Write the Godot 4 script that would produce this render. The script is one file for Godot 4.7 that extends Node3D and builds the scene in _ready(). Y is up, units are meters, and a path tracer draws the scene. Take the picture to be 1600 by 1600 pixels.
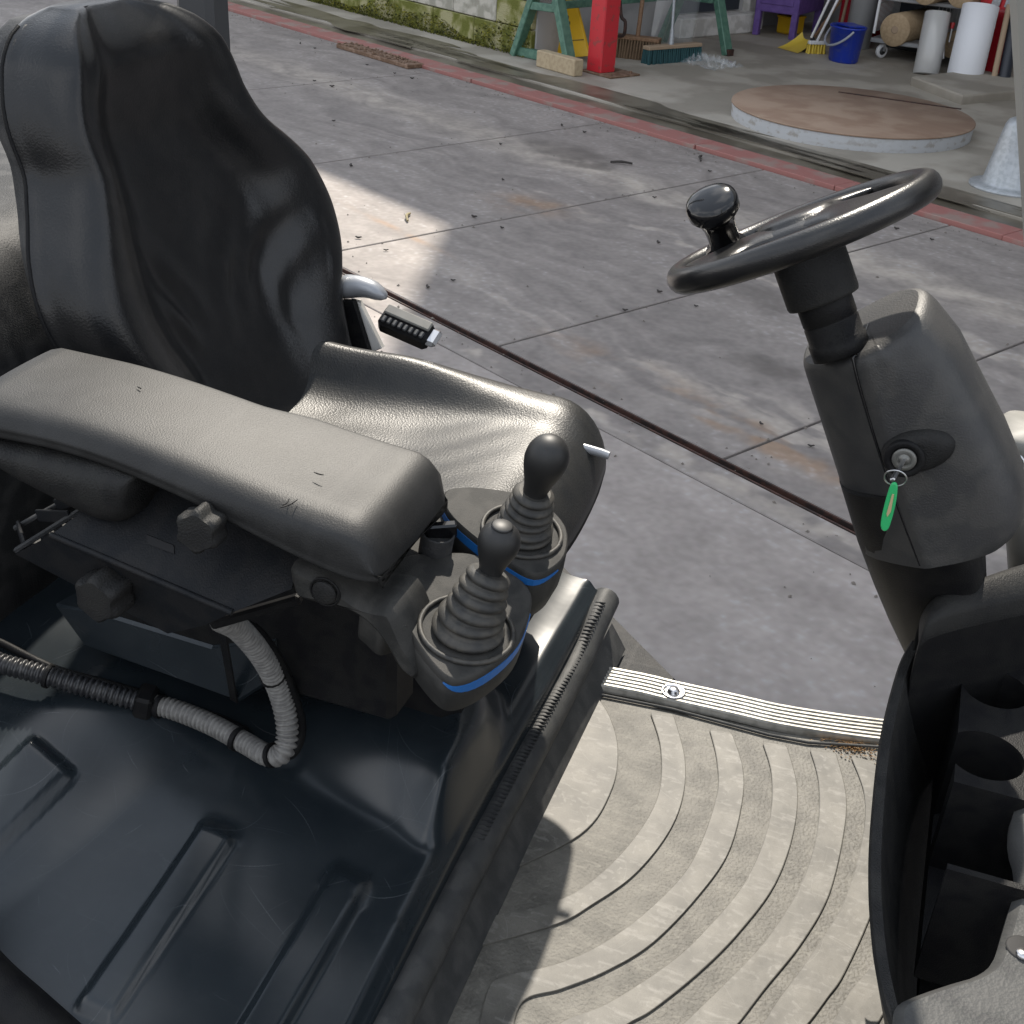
extends Node3D
# A forklift's driving place in a yard. x runs along the truck, y up, metres.
const YAW := -0.51778            # the yard's lines are turned against the truck
var YB := Basis(Vector3.UP, YAW)
var M := {}
var taken := {}
var rng := RandomNumberGenerator.new()
var fork: Node3D
var fbase := Vector3(-0.35, 0.0, -1.25)

# ---------------------------------------------------------------- naming
func numbered(parent: Node, called: String) -> String:
	var key := str(parent.get_instance_id()) + called
	if not taken.has(key):
		taken[key] = 0
		return called
	taken[key] += 1
	return "%s_%03d" % [called, taken[key]]

func thing(called: String, label: String, category: String, at: Vector3, turn := 0.0, group := "") -> Node3D:
	var o := Node3D.new()
	o.name = numbered(self, called)
	add_child(o, true)
	o.position = at
	o.rotation.y = turn
	tag(o, label, category, group)
	return o

func yard_thing(called: String, label: String, category: String, at: Vector3, turn := 0.0, group := "") -> Node3D:
	return thing(called, label, category, YB * at, YAW + turn, group)

func tag(o: Node, label: String, category := "", group := "") -> void:
	o.set_meta("label", label)
	if category: o.set_meta("category", category)
	if group: o.set_meta("group", group)

func put(parent: Node, called: String, st: SurfaceTool, mat: Material, at := Vector3.ZERO, label := "") -> MeshInstance3D:
	var mi := MeshInstance3D.new()
	st.generate_normals()
	mi.mesh = st.commit()
	mi.material_override = mat
	mi.name = numbered(parent, called)
	parent.add_child(mi, true)
	mi.position = at
	if label: mi.set_meta("label", label)
	return mi

func part(called: String, st: SurfaceTool, mat: Material, label := "") -> MeshInstance3D:   # a part of the forklift, modelled where it stands
	return put(fork, called, st, mat, -fbase, label)

# ---------------------------------------------------------------- shapes
func S() -> SurfaceTool:
	var st := SurfaceTool.new()
	st.begin(Mesh.PRIMITIVE_TRIANGLES)
	return st

func emit(st: SurfaceTool, t: PackedVector3Array, flip: bool, group: int) -> void:
	st.set_smooth_group(group)
	for i in range(0, t.size(), 3):
		st.add_vertex(t[i])
		if flip:
			st.add_vertex(t[i + 2]); st.add_vertex(t[i + 1])
		else:
			st.add_vertex(t[i + 1]); st.add_vertex(t[i + 2])

func volume(t: PackedVector3Array, o: Vector3) -> float:
	var v := 0.0
	for i in range(0, t.size(), 3): v += (t[i] - o).dot((t[i + 1] - o).cross(t[i + 2] - o))
	return v

func loft(st: SurfaceTool, rings: Array, group := 1, capgroup := -1, closed := false) -> void:
	var t := PackedVector3Array()
	var n: int = rings[0].size()
	var m := rings.size()
	for i in (m if closed else m - 1):
		var a = rings[i]
		var b = rings[(i + 1) % m]
		for j in n:
			var k := (j + 1) % n
			t.append(a[j]); t.append(b[j]); t.append(b[k])
			t.append(a[j]); t.append(b[k]); t.append(a[k])
	var caps := PackedVector3Array()
	if not closed:
		for e in 2:
			var r = rings[0] if e == 0 else rings[m - 1]
			var c := Vector3.ZERO
			for p in r: c += p
			c /= n
			for j in n:
				var k := (j + 1) % n
				if e == 0: caps.append_array(PackedVector3Array([c, r[j], r[k]]))
				else: caps.append_array(PackedVector3Array([c, r[k], r[j]]))
	var all := t.duplicate()
	all.append_array(caps)
	var flip: bool = volume(all, rings[0][0]) > 0.0
	emit(st, t, flip, group)
	emit(st, caps, flip, capgroup)

func grid(st: SurfaceTool, rows: Array, hint: Vector3, group := 1) -> void:
	var t := PackedVector3Array()
	for i in rows.size() - 1:
		var a = rows[i]
		var b = rows[i + 1]
		for j in a.size() - 1:
			t.append_array(PackedVector3Array([a[j], b[j], b[j + 1], a[j], b[j + 1], a[j + 1]]))
	var s := Vector3.ZERO
	for i in range(0, t.size(), 3): s += (t[i + 2] - t[i]).cross(t[i + 1] - t[i])
	emit(st, t, s.dot(hint) < 0.0, group)

func face(st: SurfaceTool, pts: Array, inside: Vector3, group := -1) -> void:
	var t := PackedVector3Array()
	for i in range(1, pts.size() - 1): t.append_array(PackedVector3Array([pts[0], pts[i], pts[i + 1]]))
	var c := Vector3.ZERO
	for p in pts: c += p
	c /= pts.size()
	var nrm: Vector3 = (t[2] - t[0]).cross(t[1] - t[0])
	emit(st, t, nrm.dot(c - inside) < 0.0, group)

func box(st: SurfaceTool, tr: Transform3D, size: Vector3, bev := 0.004) -> void:
	var h := size / 2.0
	bev = minf(bev, minf(h.x, minf(h.y, h.z)) * 0.9)
	var c := tr.origin
	var V := func(sx, sy, sz, ax):
		var p := Vector3(sx * h.x, sy * h.y, sz * h.z)
		for q in 3:
			if q != ax: p[q] -= signf(p[q]) * bev
		return tr * p
	var sg := [-1, 1]
	for s in sg:
		face(st, [V.call(s, -1, -1, 0), V.call(s, 1, -1, 0), V.call(s, 1, 1, 0), V.call(s, -1, 1, 0)], c)
		face(st, [V.call(-1, s, -1, 1), V.call(1, s, -1, 1), V.call(1, s, 1, 1), V.call(-1, s, 1, 1)], c)
		face(st, [V.call(-1, -1, s, 2), V.call(1, -1, s, 2), V.call(1, 1, s, 2), V.call(-1, 1, s, 2)], c)
	for a in sg:
		for b in sg:
			face(st, [V.call(a, b, -1, 0), V.call(a, b, 1, 0), V.call(a, b, 1, 1), V.call(a, b, -1, 1)], c)
			face(st, [V.call(a, -1, b, 0), V.call(a, 1, b, 0), V.call(a, 1, b, 2), V.call(a, -1, b, 2)], c)
			face(st, [V.call(-1, a, b, 1), V.call(1, a, b, 1), V.call(1, a, b, 2), V.call(-1, a, b, 2)], c)
			for e in sg: face(st, [V.call(a, b, e, 0), V.call(a, b, e, 1), V.call(a, b, e, 2)], c)

func bx(size: Vector3, at := Vector3.ZERO, bev := 0.004, turn := Vector3.ZERO) -> SurfaceTool:
	var st := S()
	box(st, Transform3D(Basis.from_euler(turn), at), size, bev)
	return st

func crv(pts: Array, sub := 6, closed := false) -> Array:
	var out := []
	var n := pts.size()
	for i in (n if closed else n - 1):
		var a = pts[(i - 1 + n) % n] if closed else pts[maxi(i - 1, 0)]
		var b = pts[i]
		var c = pts[(i + 1) % n]
		var d = pts[(i + 2) % n] if closed else pts[mini(i + 2, n - 1)]
		for k in sub:
			var u := float(k) / sub
			out.append(0.5 * (2.0 * b + (c - a) * u + (2.0 * a - 5.0 * b + 4.0 * c - d) * u * u + (3.0 * b - a - 3.0 * c + d) * u * u * u))
	if not closed: out.append(pts[n - 1])
	return out

func frames(path: Array) -> Array:      # [tangent, side, up] carried along
	var out := []
	var up := Vector3.ZERO
	for i in path.size():
		var t: Vector3 = (path[mini(i + 1, path.size() - 1)] - path[maxi(i - 1, 0)]).normalized()
		if i == 0:
			up = t.cross(Vector3.UP if absf(t.y) < 0.9 else Vector3.RIGHT).normalized()
		up = (up - t * up.dot(t)).normalized()
		out.append([t, up, t.cross(up)])
	return out

func tube(st: SurfaceTool, path: Array, rad, n := 10, flat := 1.0) -> void:
	var fr := frames(path)
	var rings := []
	for i in path.size():
		var r: float = rad[i] if rad is Array else rad
		var ring := PackedVector3Array()
		for j in n:
			var a := TAU * j / n
			ring.append(path[i] + fr[i][1] * cos(a) * r + fr[i][2] * sin(a) * r * flat)
		rings.append(ring)
	loft(st, rings, 1, -1)

func rod(a: Vector3, b: Vector3, r: float, n := 10, r2 := -1.0) -> SurfaceTool:
	var st := S()
	tube(st, [a, b], [r, r2 if r2 >= 0.0 else r], n)
	return st

func beam(a: Vector3, b: Vector3, w: float, h: float, bev := 0.004, hint := Vector3.UP) -> SurfaceTool:
	var st := S()
	var x := (b - a).normalized()
	var z := x.cross(hint).normalized()
	var y := z.cross(x)
	box(st, Transform3D(Basis(x, y, z), (a + b) / 2.0), Vector3(a.distance_to(b), h, w), bev)
	return st

func lathe(st: SurfaceTool, prof: Array, n: int, tr := Transform3D.IDENTITY, sx := 1.0, sz := 1.0) -> void:
	var rings := []
	for p in prof:
		var ring := PackedVector3Array()
		for j in n:
			var a := TAU * j / n
			ring.append(tr * Vector3(cos(a) * p[0] * sx, p[1], sin(a) * p[0] * sz))
		rings.append(ring)
	loft(st, rings, 1, 2)

func along(axis: Vector3, at: Vector3) -> Transform3D:   # y along the axis
	var y := axis.normalized()
	var x := y.cross(Vector3.BACK if absf(y.z) < 0.9 else Vector3.RIGHT).normalized()
	return Transform3D(Basis(x, y, x.cross(y)), at)

func slab(st: SurfaceTool, outline: Array, thick: Vector3, bev := 0.0) -> void:  # a plate: the outline is its top, thick points down into it
	var n := outline.size()
	var c := Vector3.ZERO
	for p in outline: c += p
	c /= n
	var up := -thick.normalized()
	var e1 := (outline[1] - outline[0] as Vector3).normalized()
	e1 = (e1 - up * e1.dot(up)).normalized()
	var e2 := up.cross(e1)
	var flat := PackedVector2Array()
	for p in outline: flat.append(Vector2((p - c).dot(e1), (p - c).dot(e2)))
	var top := outline.duplicate()
	if bev > 0.0:
		for i in n:
			var d1 := (flat[i] - flat[(i - 1 + n) % n]).normalized()
			var d2 := (flat[(i + 1) % n] - flat[i]).normalized()
			var nn := (d1.orthogonal() + d2.orthogonal()).normalized()
			if not Geometry2D.is_point_in_polygon(flat[i] + nn * bev * 0.3, flat): nn = -nn
			top[i] = outline[i] + (e1 * nn.x + e2 * nn.y) * bev
	var idx := Geometry2D.triangulate_polygon(flat)
	var tt := PackedVector3Array()
	var bb := PackedVector3Array()
	for i in range(0, idx.size(), 3):
		tt.append_array(PackedVector3Array([top[idx[i]], top[idx[i + 1]], top[idx[i + 2]]]))
		bb.append_array(PackedVector3Array([outline[idx[i]] + thick, outline[idx[i + 1]] + thick, outline[idx[i + 2]] + thick]))
	for pair in [[tt, up], [bb, -up]]:
		var q: PackedVector3Array = pair[0]
		var s := Vector3.ZERO
		for i in range(0, q.size(), 3): s += (q[i + 2] - q[i]).cross(q[i + 1] - q[i])
		emit(st, q, s.dot(pair[1]) < 0.0, -1)
	var a1 := PackedVector3Array()
	var sh := thick.normalized() * bev
	for i in n:
		var k := (i + 1) % n
		var o0: Vector3 = outline[i]
		var o1: Vector3 = outline[k]
		if bev > 0.0:
			a1.append_array(PackedVector3Array([top[i], o0 + sh, o1 + sh, top[i], o1 + sh, top[k]]))
		a1.append_array(PackedVector3Array([o0 + sh, o0 + thick, o1 + thick, o0 + sh, o1 + thick, o1 + sh]))
	var all := a1.duplicate()
	# orient by the side walls' outward direction
	var sgn := 0.0
	for i in range(0, all.size(), 3):
		var nr: Vector3 = (all[i + 2] - all[i]).cross(all[i + 1] - all[i])
		sgn += nr.dot((all[i] + all[i + 1] + all[i + 2]) / 3.0 - c)
	emit(st, a1, sgn < 0.0, 3 if n > 10 else -1)

func plate(outline: Array, thick: Vector3, bev := 0.0) -> SurfaceTool:
	var st := S()
	slab(st, outline, thick, bev)
	return st

func sm(a: float, b: float, x: float) -> float:
	return smoothstep(a, b, x)

func gs(x: float, w: float) -> float:
	return exp(-x * x / (w * w))

# ---------------------------------------------------------------- materials
func noise_tex(freq: float, seed_: int, cols: Array, offs: Array, octaves := 4, size := 256, kind := FastNoiseLite.TYPE_SIMPLEX_SMOOTH) -> NoiseTexture2D:
	var nz := FastNoiseLite.new()
	nz.noise_type = kind
	nz.frequency = freq
	nz.seed = seed_
	nz.fractal_octaves = octaves
	var t := NoiseTexture2D.new()
	t.width = size; t.height = size
	t.seamless = true
	t.noise = nz
	var g := Gradient.new()
	g.offsets = PackedFloat32Array(offs)
	g.colors = PackedColorArray(cols)
	t.color_ramp = g
	return t

func bump_tex(freq: float, seed_: int, strength: float, octaves := 3, size := 256, kind := FastNoiseLite.TYPE_SIMPLEX_SMOOTH) -> NoiseTexture2D:
	var nz := FastNoiseLite.new()
	nz.noise_type = kind
	nz.frequency = freq
	nz.seed = seed_
	nz.fractal_octaves = octaves
	var t := NoiseTexture2D.new()
	t.width = size; t.height = size
	t.seamless = true
	t.as_normal_map = true
	t.bump_strength = strength
	t.noise = nz
	return t

func C(r: float, g: float, b: float) -> Color:     # linear base colour to the sRGB that textures and albedo_color take
	return Color(r, g, b).linear_to_srgb()

func mat(col: Color, rough := 0.6, metal := 0.0, spec := 0.5) -> StandardMaterial3D:
	var m := StandardMaterial3D.new()
	m.albedo_color = col
	m.roughness = rough
	m.metallic = metal
	m.metallic_specular = spec
	return m

# base colour a..b in patches of about 1/scale metres, with an optional fine normal
func tri(a: Color, b: Color, rough: float, scale: float, seed_: int, bump: Texture2D = null, bump_scale := 1.0, freq := 0.02, lo := 0.35, hi := 0.65) -> StandardMaterial3D:
	var m := mat(Color.WHITE, rough)
	m.albedo_texture = noise_tex(freq, seed_, [a, b], [lo, hi], 5)
	m.uv1_triplanar = true
	m.uv1_scale = Vector3.ONE * scale
	if bump:
		m.normal_enabled = true
		m.normal_texture = bump
		m.normal_scale = bump_scale
	return m

# ---------------------------------------------------------------- the yard's worn concrete, computed for 16 x 8 m
func yard_image(dark: Color, mid: Color, sand: Color, seed_: int) -> ImageTexture:
	var W := 1400
	var H := 800
	var im := Image.create(W, H, false, Image.FORMAT_RGB8)
	var f1 := FastNoiseLite.new(); f1.seed = seed_; f1.frequency = 0.9; f1.fractal_octaves = 4
	var f2 := FastNoiseLite.new(); f2.seed = seed_ + 1; f2.frequency = 5.0; f2.fractal_octaves = 4
	var f3 := FastNoiseLite.new(); f3.seed = seed_ + 2; f3.frequency = 1.4; f3.fractal_octaves = 4
	var f4 := FastNoiseLite.new(); f4.seed = seed_ + 3; f4.frequency = 26.0; f4.fractal_octaves = 2
	var rs := RandomNumberGenerator.new()
	rs.seed = seed_
	var stains := []
	for n in 16: stains.append(Vector3(rs.randf_range(-9.0, 1.0), rs.randf_range(-5.6, -1.2), rs.randf_range(0.06, 0.34)))
	for j in H:
		var z := -6.0 + 8.0 * j / H
		for i in W:
			var x := -12.0 + 16.0 * i / W
			var b := f1.get_noise_2d(x, z)
			var st := f3.get_noise_2d(x * 0.28, z * 4.5 + b * 1.2)       # drawn out along the traffic
			var fi := f2.get_noise_2d(x, z)
			var k := clampf(0.5 + b * 0.34 + st * 0.62 + fi * 0.16, 0.0, 1.0)
			var c := dark.lerp(mid, k)
			# sandy lanes where tyres carried dust in
			var lane := gs(z + 4.78 + 0.05 * b, 0.16) * (0.65 + 0.5 * st) * sm(-11.0, -7.0, x) * (1.0 - 0.4 * sm(-3.0, -1.0, x))
			lane += 0.55 * gs(z + 4.28 + 0.18 * b, 0.10) * sm(0.05, 0.4, st + fi * 0.5) * sm(-7.0, -3.0, x)
			lane += 0.6 * gs(z + 3.05 + 0.2 * st, 0.13) * sm(0.0, 0.35, st + fi * 0.4) * sm(-4.6, -2.4, x)
			lane += 0.55 * gs(z + 2.66, 0.05) * sm(0.0, 0.4, fi + b)
			c = c.lerp(sand, clampf(lane * (0.75 + 0.5 * fi), 0.0, 0.8))
			# rusty smears
			var rust := gs(x + 4.5 + (z + 4.06) * 0.2, 0.16) * gs(z + 4.06, 0.12) + 0.8 * gs(z + 3.25 - (x + 4.35) * 0.05, 0.022) * gs(x + 4.5, 0.32) + 0.9 * gs(z + 3.0 + b * 0.1, 0.10) * sm(0.05, 0.3, f3.get_noise_2d(x * 0.9 + 7.0, z * 2.0)) * sm(-3.4, -2.6, x)
			c = c.lerp(Color(0.27, 0.16, 0.085), clampf(rust * (0.55 + fi), 0.0, 0.55))
			var sp := f4.get_noise_2d(x, z)
			var worn := sm(0.0, 0.5, st + b)
			if sp > 0.30: c = c.lerp(Color(0.36, 0.35, 0.345), (sp - 0.30) * 1.6 * worn)
			c = c * (1.0 + 0.15 * sp + 0.10 * fi)
			for q in stains:
				var dd := Vector2(x - q.x, (z - q.y) * 1.6).length() + 0.10 * fi + 0.12 * b
				if dd < q.z: c = c.lerp(Color(0.085, 0.076, 0.068), 0.5 * sm(q.z, q.z * 0.3, dd))
			im.set_pixel(i, j, c.linear_to_srgb())
	for n in (0 if seed_ == 40 else 5):
		var p := Vector2(rs.randf() * W, rs.randf() * H)
		var ang := rs.randf() * TAU
		for s in rs.randi_range(60, 260):
			ang += rs.randfn(0.0, 0.13)
			p += Vector2(cos(ang), sin(ang))
			var px := int(p.x)
			var py := int(p.y)
			if px < 0 or py < 0 or px >= W or py >= H: break
			im.set_pixel(px, py, im.get_pixel(px, py).lerp(Color(0.22, 0.18, 0.16), 0.38))
	return ImageTexture.create_from_image(im)

# a worn surface, 1024 x 1024: two tones in patches, smears and fine scratches
func worn_image(a: Color, b: Color, scratch: Color, n: int, longest: float, smear: float, seed_: int, speck := 0.0) -> ImageTexture:
	var N := 1024
	var im := Image.create(N, N, false, Image.FORMAT_RGB8)
	var f := FastNoiseLite.new(); f.seed = seed_; f.frequency = 0.006; f.fractal_octaves = 5
	var g := FastNoiseLite.new(); g.seed = seed_ + 1; g.frequency = 0.03; g.fractal_octaves = 3
	for y in N:
		for x in N:
			# blended across the borders so that the tile repeats
			var k := f.get_noise_2d(x, y)
			var wx := sm(N - 160, N, x)
			var wy := sm(N - 160, N, y)
			if wx > 0.0: k = lerpf(k, f.get_noise_2d(x - N, y), wx)
			if wy > 0.0: k = lerpf(k, lerpf(f.get_noise_2d(x, y - N), f.get_noise_2d(x - N, y - N), wx), wy)
			var c := a.lerp(b, clampf(0.5 + k * 1.1, 0.0, 1.0))
			var s := g.get_noise_2d(x * 0.5 + k * 60.0, y)
			c = c.lerp(scratch, clampf((s - 0.12) * smear, 0.0, 0.6))
			if speck > 0.0 and rng.randf() < speck: c = c * rng.randf_range(0.55, 1.35)
			im.set_pixel(x, y, c.linear_to_srgb())
	for i in n:
		var p := Vector2(rng.randf() * N, rng.randf() * N)
		var ang := rng.randfn(0.6, 0.9)
		var bend := rng.randf_range(-0.012, 0.012)
		var st := rng.randf() * rng.randf() * 0.8
		var L := int(longest * (0.15 + 0.85 * pow(rng.randf(), 2.0)))
		for j in L:
			var e := st * sin(PI * j / L)
			var px := posmod(int(p.x), N)
			var py := posmod(int(p.y), N)
			im.set_pixel(px, py, im.get_pixel(px, py).lerp(scratch.linear_to_srgb(), e))
			p += Vector2(cos(ang), sin(ang))
			ang += bend
	return ImageTexture.create_from_image(im)

func worn(img: ImageTexture, rough: float, tile: float, bump: Texture2D, bs: float) -> StandardMaterial3D:
	var m := mat(Color.WHITE, rough)
	m.albedo_texture = img
	m.uv1_triplanar = true
	m.uv1_scale = Vector3.ONE / tile
	if bump:
		m.normal_enabled = true
		m.normal_texture = bump
		m.normal_scale = bs
	return m

func yard_mat(img: ImageTexture, rough: float) -> StandardMaterial3D:
	var m := mat(Color.WHITE, rough, 0.0, 0.35)
	m.albedo_texture = img
	m.uv1_triplanar = true
	m.uv1_scale = Vector3(1.0 / 16.0, 1.0, 1.0 / 8.0)
	m.uv1_offset = Vector3(12.0 / 16.0, 0.0, 6.0 / 8.0)
	m.uv1_triplanar_sharpness = 20.0
	return m

func materials() -> void:
	var grain := bump_tex(0.09, 3, 5.0, 3, 512, FastNoiseLite.TYPE_CELLULAR)
	var pebble := bump_tex(0.12, 5, 4.0, 3, 512)
	var cloudy := bump_tex(0.02, 8, 3.0, 4, 256)
	M.leather = tri(C(0.008, 0.0085, 0.0095), C(0.012, 0.012, 0.0125), 0.29, 7.0, 11, grain, 0.22, 0.012)
	M.seat_top = tri(C(0.012, 0.0125, 0.013), C(0.018, 0.018, 0.017), 0.40, 7.0, 12, grain, 0.28, 0.012)
	M.cowl = tri(C(0.030, 0.0305, 0.031), C(0.046, 0.045, 0.043), 0.52, 6.0, 31, pebble, 0.3, 0.012)
	M.shell = tri(C(0.030, 0.031, 0.033), C(0.060, 0.060, 0.060), 0.55, 5.0, 13, pebble, 0.4, 0.012)
	M.foam = tri(C(0.014, 0.0142, 0.0142), C(0.020, 0.020, 0.0195), 0.54, 7.0, 14, pebble, 0.22, 0.012)
	M.dusty = tri(C(0.017, 0.0172, 0.0176), C(0.025, 0.0245, 0.0235), 0.55, 6.0, 15, pebble, 0.6, 0.012)
	M.console = tri(C(0.026, 0.026, 0.025), C(0.044, 0.043, 0.040), 0.62, 8.0, 16, pebble, 0.3, 0.010)
	M.black = tri(C(0.008, 0.008, 0.009), C(0.012, 0.012, 0.012), 0.5, 8.0, 17, pebble, 0.5, 0.012)
	M.bellows = tri(C(0.020, 0.020, 0.019), C(0.055, 0.050, 0.042), 0.6, 14.0, 18, pebble, 0.3, 0.012)
	M.knob = mat(C(0.012, 0.012, 0.012), 0.50)
	M.gloss = mat(C(0.006, 0.006, 0.007), 0.10)
	M.wheel = tri(C(0.008, 0.008, 0.009), C(0.012, 0.012, 0.012), 0.28, 9.0, 19, pebble, 0.25, 0.012)
	M.bracket = tri(C(0.010, 0.011, 0.013), C(0.017, 0.0175, 0.0185), 0.5, 7.0, 20, pebble, 0.35, 0.012)
	M.blue = mat(C(0.010, 0.10, 0.32), 0.42)
	M.hose = tri(C(0.13, 0.127, 0.122), C(0.20, 0.195, 0.185), 0.6, 16.0, 21)
	M.hose_black = tri(C(0.016, 0.017, 0.020), C(0.07, 0.07, 0.07), 0.4, 16.0, 22, null, 1.0, 0.02, 0.5, 0.8)
	M.alu = tri(C(0.25, 0.243, 0.222), C(0.35, 0.34, 0.31), 0.50, 8.0, 23)
	M.alu.metallic = 0.85
	M.ink2 = mat(C(0.004, 0.004, 0.005), 0.7)  # near-black colour standing in for shade inside recesses
	M.lock = mat(C(0.16, 0.16, 0.15), 0.4, 0.5)
	M.steel = mat(C(0.55, 0.55, 0.56), 0.28, 1.0)
	M.tag_green = mat(C(0.03, 0.42, 0.14), 0.35)
	M.tag_paper = mat(C(0.45, 0.36, 0.20), 0.8)
	M.trim = tri(C(0.046, 0.047, 0.048), C(0.072, 0.072, 0.070), 0.5, 6.0, 26, pebble, 0.3, 0.012)
	M.sawdust = mat(C(0.42, 0.26, 0.12), 0.9)
	M.chrome_grey = mat(C(0.30, 0.31, 0.33), 0.3, 0.3)
	M.pale = tri(C(0.165, 0.16, 0.145), C(0.19, 0.183, 0.166), 0.55, 6.0, 27)
	M.panel = tri(C(0.060, 0.061, 0.060), C(0.080, 0.080, 0.078), 0.55, 5.0, 28, grain, 0.3, 0.012)
	M.leather.metallic_specular = 0.45
	M.foam.metallic_specular = 0.42
	M.seat_top.metallic_specular = 0.42
	for k in ["black", "dusty", "shell", "bracket", "trim", "console", "panel"]: M[k].metallic_specular = 0.27
	# the hood: dark, blue-green moulded plastic with fine scratches
	M.hood = worn(worn_image(Color(0.011, 0.0155, 0.0195), Color(0.017, 0.022, 0.026), Color(0.22, 0.225, 0.23), 260, 190.0, 0.02, 70), 0.24, 0.75, cloudy, 0.03)
	M.mat_rubber = worn(worn_image(Color(0.086, 0.081, 0.070), Color(0.138, 0.130, 0.112), Color(0.22, 0.21, 0.18), 200, 140.0, 0.6, 72, 0.12), 0.64, 0.42, pebble, 0.28)
	M.mat_rib = worn(worn_image(Color(0.080, 0.0755, 0.0655), Color(0.140, 0.132, 0.114), Color(0.24, 0.23, 0.21), 420, 260.0, 0.8, 74, 0.15), 0.58, 0.50, cloudy, 0.2)
	# yard
	M.slab_a = yard_mat(yard_image(Color(0.190, 0.171, 0.160), Color(0.292, 0.262, 0.243), Color(0.45, 0.40, 0.345), 40), 0.68)
	M.slab_b = yard_mat(yard_image(Color(0.262, 0.233, 0.216), Color(0.355, 0.318, 0.296), Color(0.40, 0.36, 0.315), 60), 0.70)
	M.ground = tri(C(0.05, 0.048, 0.046), C(0.08, 0.078, 0.072), 0.9, 0.3, 41)
	M.added_dark_surface = tri(C(0.030, 0.030, 0.031), C(0.055, 0.054, 0.053), 0.9, 0.7, 63)  # for the added ground out of view, dark to cut bounce light
	M.walk = tri(C(0.265, 0.240, 0.200), C(0.37, 0.34, 0.290), 0.75, 0.45, 42, cloudy, 0.3, 0.012)
	M.damp = tri(C(0.095, 0.082, 0.060), C(0.16, 0.142, 0.110), 0.36, 0.6, 43, null, 1.0, 0.014)
	M.red_paint = tri(C(0.27, 0.19, 0.165), C(0.30, 0.125, 0.11), 0.7, 0.8, 44, null, 1.0, 0.018, 0.22, 0.5)
	M.iron = tri(C(0.022, 0.013, 0.011), C(0.060, 0.026, 0.018), 0.7, 3.0, 45)
	M.block = tri(C(0.30, 0.29, 0.24), C(0.48, 0.46, 0.40), 0.85, 1.6, 46, pebble, 0.6, 0.012)
	M.block_moss = tri(C(0.115, 0.125, 0.018), C(0.33, 0.31, 0.17), 0.9, 1.1, 47, pebble, 0.6, 0.012)
	M.moss = mat(C(0.085, 0.105, 0.014), 0.95)
	M.moss.vertex_color_use_as_albedo = true
	M.moss.albedo_color = Color.WHITE
	M.render = tri(C(0.34, 0.34, 0.345), C(0.43, 0.43, 0.43), 0.8, 0.5, 48)
	M.white_wall = tri(C(0.50, 0.49, 0.46), C(0.66, 0.65, 0.62), 0.8, 1.2, 49)
	M.red_steel = tri(C(0.30, 0.05, 0.045), C(0.52, 0.024, 0.034), 0.42, 2.5, 50, null, 1.0, 0.02, 0.16, 0.30)
	M.rust = tri(C(0.13, 0.075, 0.045), C(0.22, 0.145, 0.10), 0.8, 3.0, 51)
	M.rust_plate = tri(C(0.25, 0.165, 0.115), C(0.33, 0.24, 0.175), 0.8, 0.5, 52)
	M.ring = tri(C(0.24, 0.22, 0.19), C(0.40, 0.41, 0.42), 0.7, 3.0, 53, null, 1.0, 0.016, 0.12, 0.40)
	M.green = tri(C(0.060, 0.145, 0.105), C(0.095, 0.20, 0.145), 0.5, 3.0, 54)
	M.yellow = mat(C(0.62, 0.37, 0.010), 0.42)
	M.yellow2 = mat(C(0.60, 0.44, 0.05), 0.45)
	M.ink = mat(C(0.10, 0.07, 0.02), 0.6)
	M.timber = tri(C(0.36, 0.28, 0.18), C(0.42, 0.34, 0.22), 0.8, 4.0, 55)
	M.wood = tri(C(0.17, 0.095, 0.05), C(0.23, 0.14, 0.08), 0.6, 8.0, 56)
	M.bristle = tri(C(0.12, 0.078, 0.045), C(0.20, 0.14, 0.085), 0.9, 20.0, 57)
	M.teal = tri(C(0.012, 0.050, 0.058), C(0.022, 0.085, 0.092), 0.8, 20.0, 58)
	M.white = mat(C(0.70, 0.71, 0.72), 0.4)
	M.whiteroll = mat(C(0.74, 0.76, 0.80), 0.55)
	M.purple = tri(C(0.115, 0.065, 0.25), C(0.145, 0.085, 0.30), 0.5, 2.0, 59)
	M.bucket = tri(C(0.05, 0.07, 0.26), C(0.008, 0.032, 0.34), 0.38, 4.0, 64, null, 1.0, 0.015, 0.2, 0.4)
	M.grey_handle = mat(C(0.30, 0.32, 0.36), 0.4)
	M.duct = mat(C(0.45, 0.46, 0.47), 0.32, 0.35)
	M.darkgrey = mat(C(0.045, 0.047, 0.050), 0.5)
	M.door = mat(C(0.040, 0.048, 0.060), 0.3)
	M.mesh_steel = mat(C(0.40, 0.40, 0.40), 0.4, 0.6)
	M.trolley = mat(C(0.28, 0.29, 0.30), 0.45, 0.3)
	M.paper = tri(C(0.36, 0.26, 0.155), C(0.43, 0.32, 0.20), 0.75, 6.0, 61)
	M.film = mat(C(0.46, 0.46, 0.45), 0.24, 0.05)
	M.redsheet = mat(C(0.30, 0.012, 0.020), 0.22)
	M.tube = mat(C(0.34, 0.25, 0.17), 0.8)
	M.navy = mat(C(0.016, 0.020, 0.030), 0.45)
	M.galv = tri(C(0.30, 0.32, 0.33), C(0.38, 0.40, 0.42), 0.42, 5.0, 62)
	M.galv.metallic = 0.35
	M.clear = mat(Color(0.90, 0.93, 0.95, 0.12), 0.12)
	M.clear.transparency = BaseMaterial3D.TRANSPARENCY_ALPHA
	M.pod = mat(C(0.035, 0.030, 0.027), 0.8)
	M.grit = mat(C(0.17, 0.15, 0.13), 0.9)
	M.stick = mat(C(0.24, 0.20, 0.11), 0.8)
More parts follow.
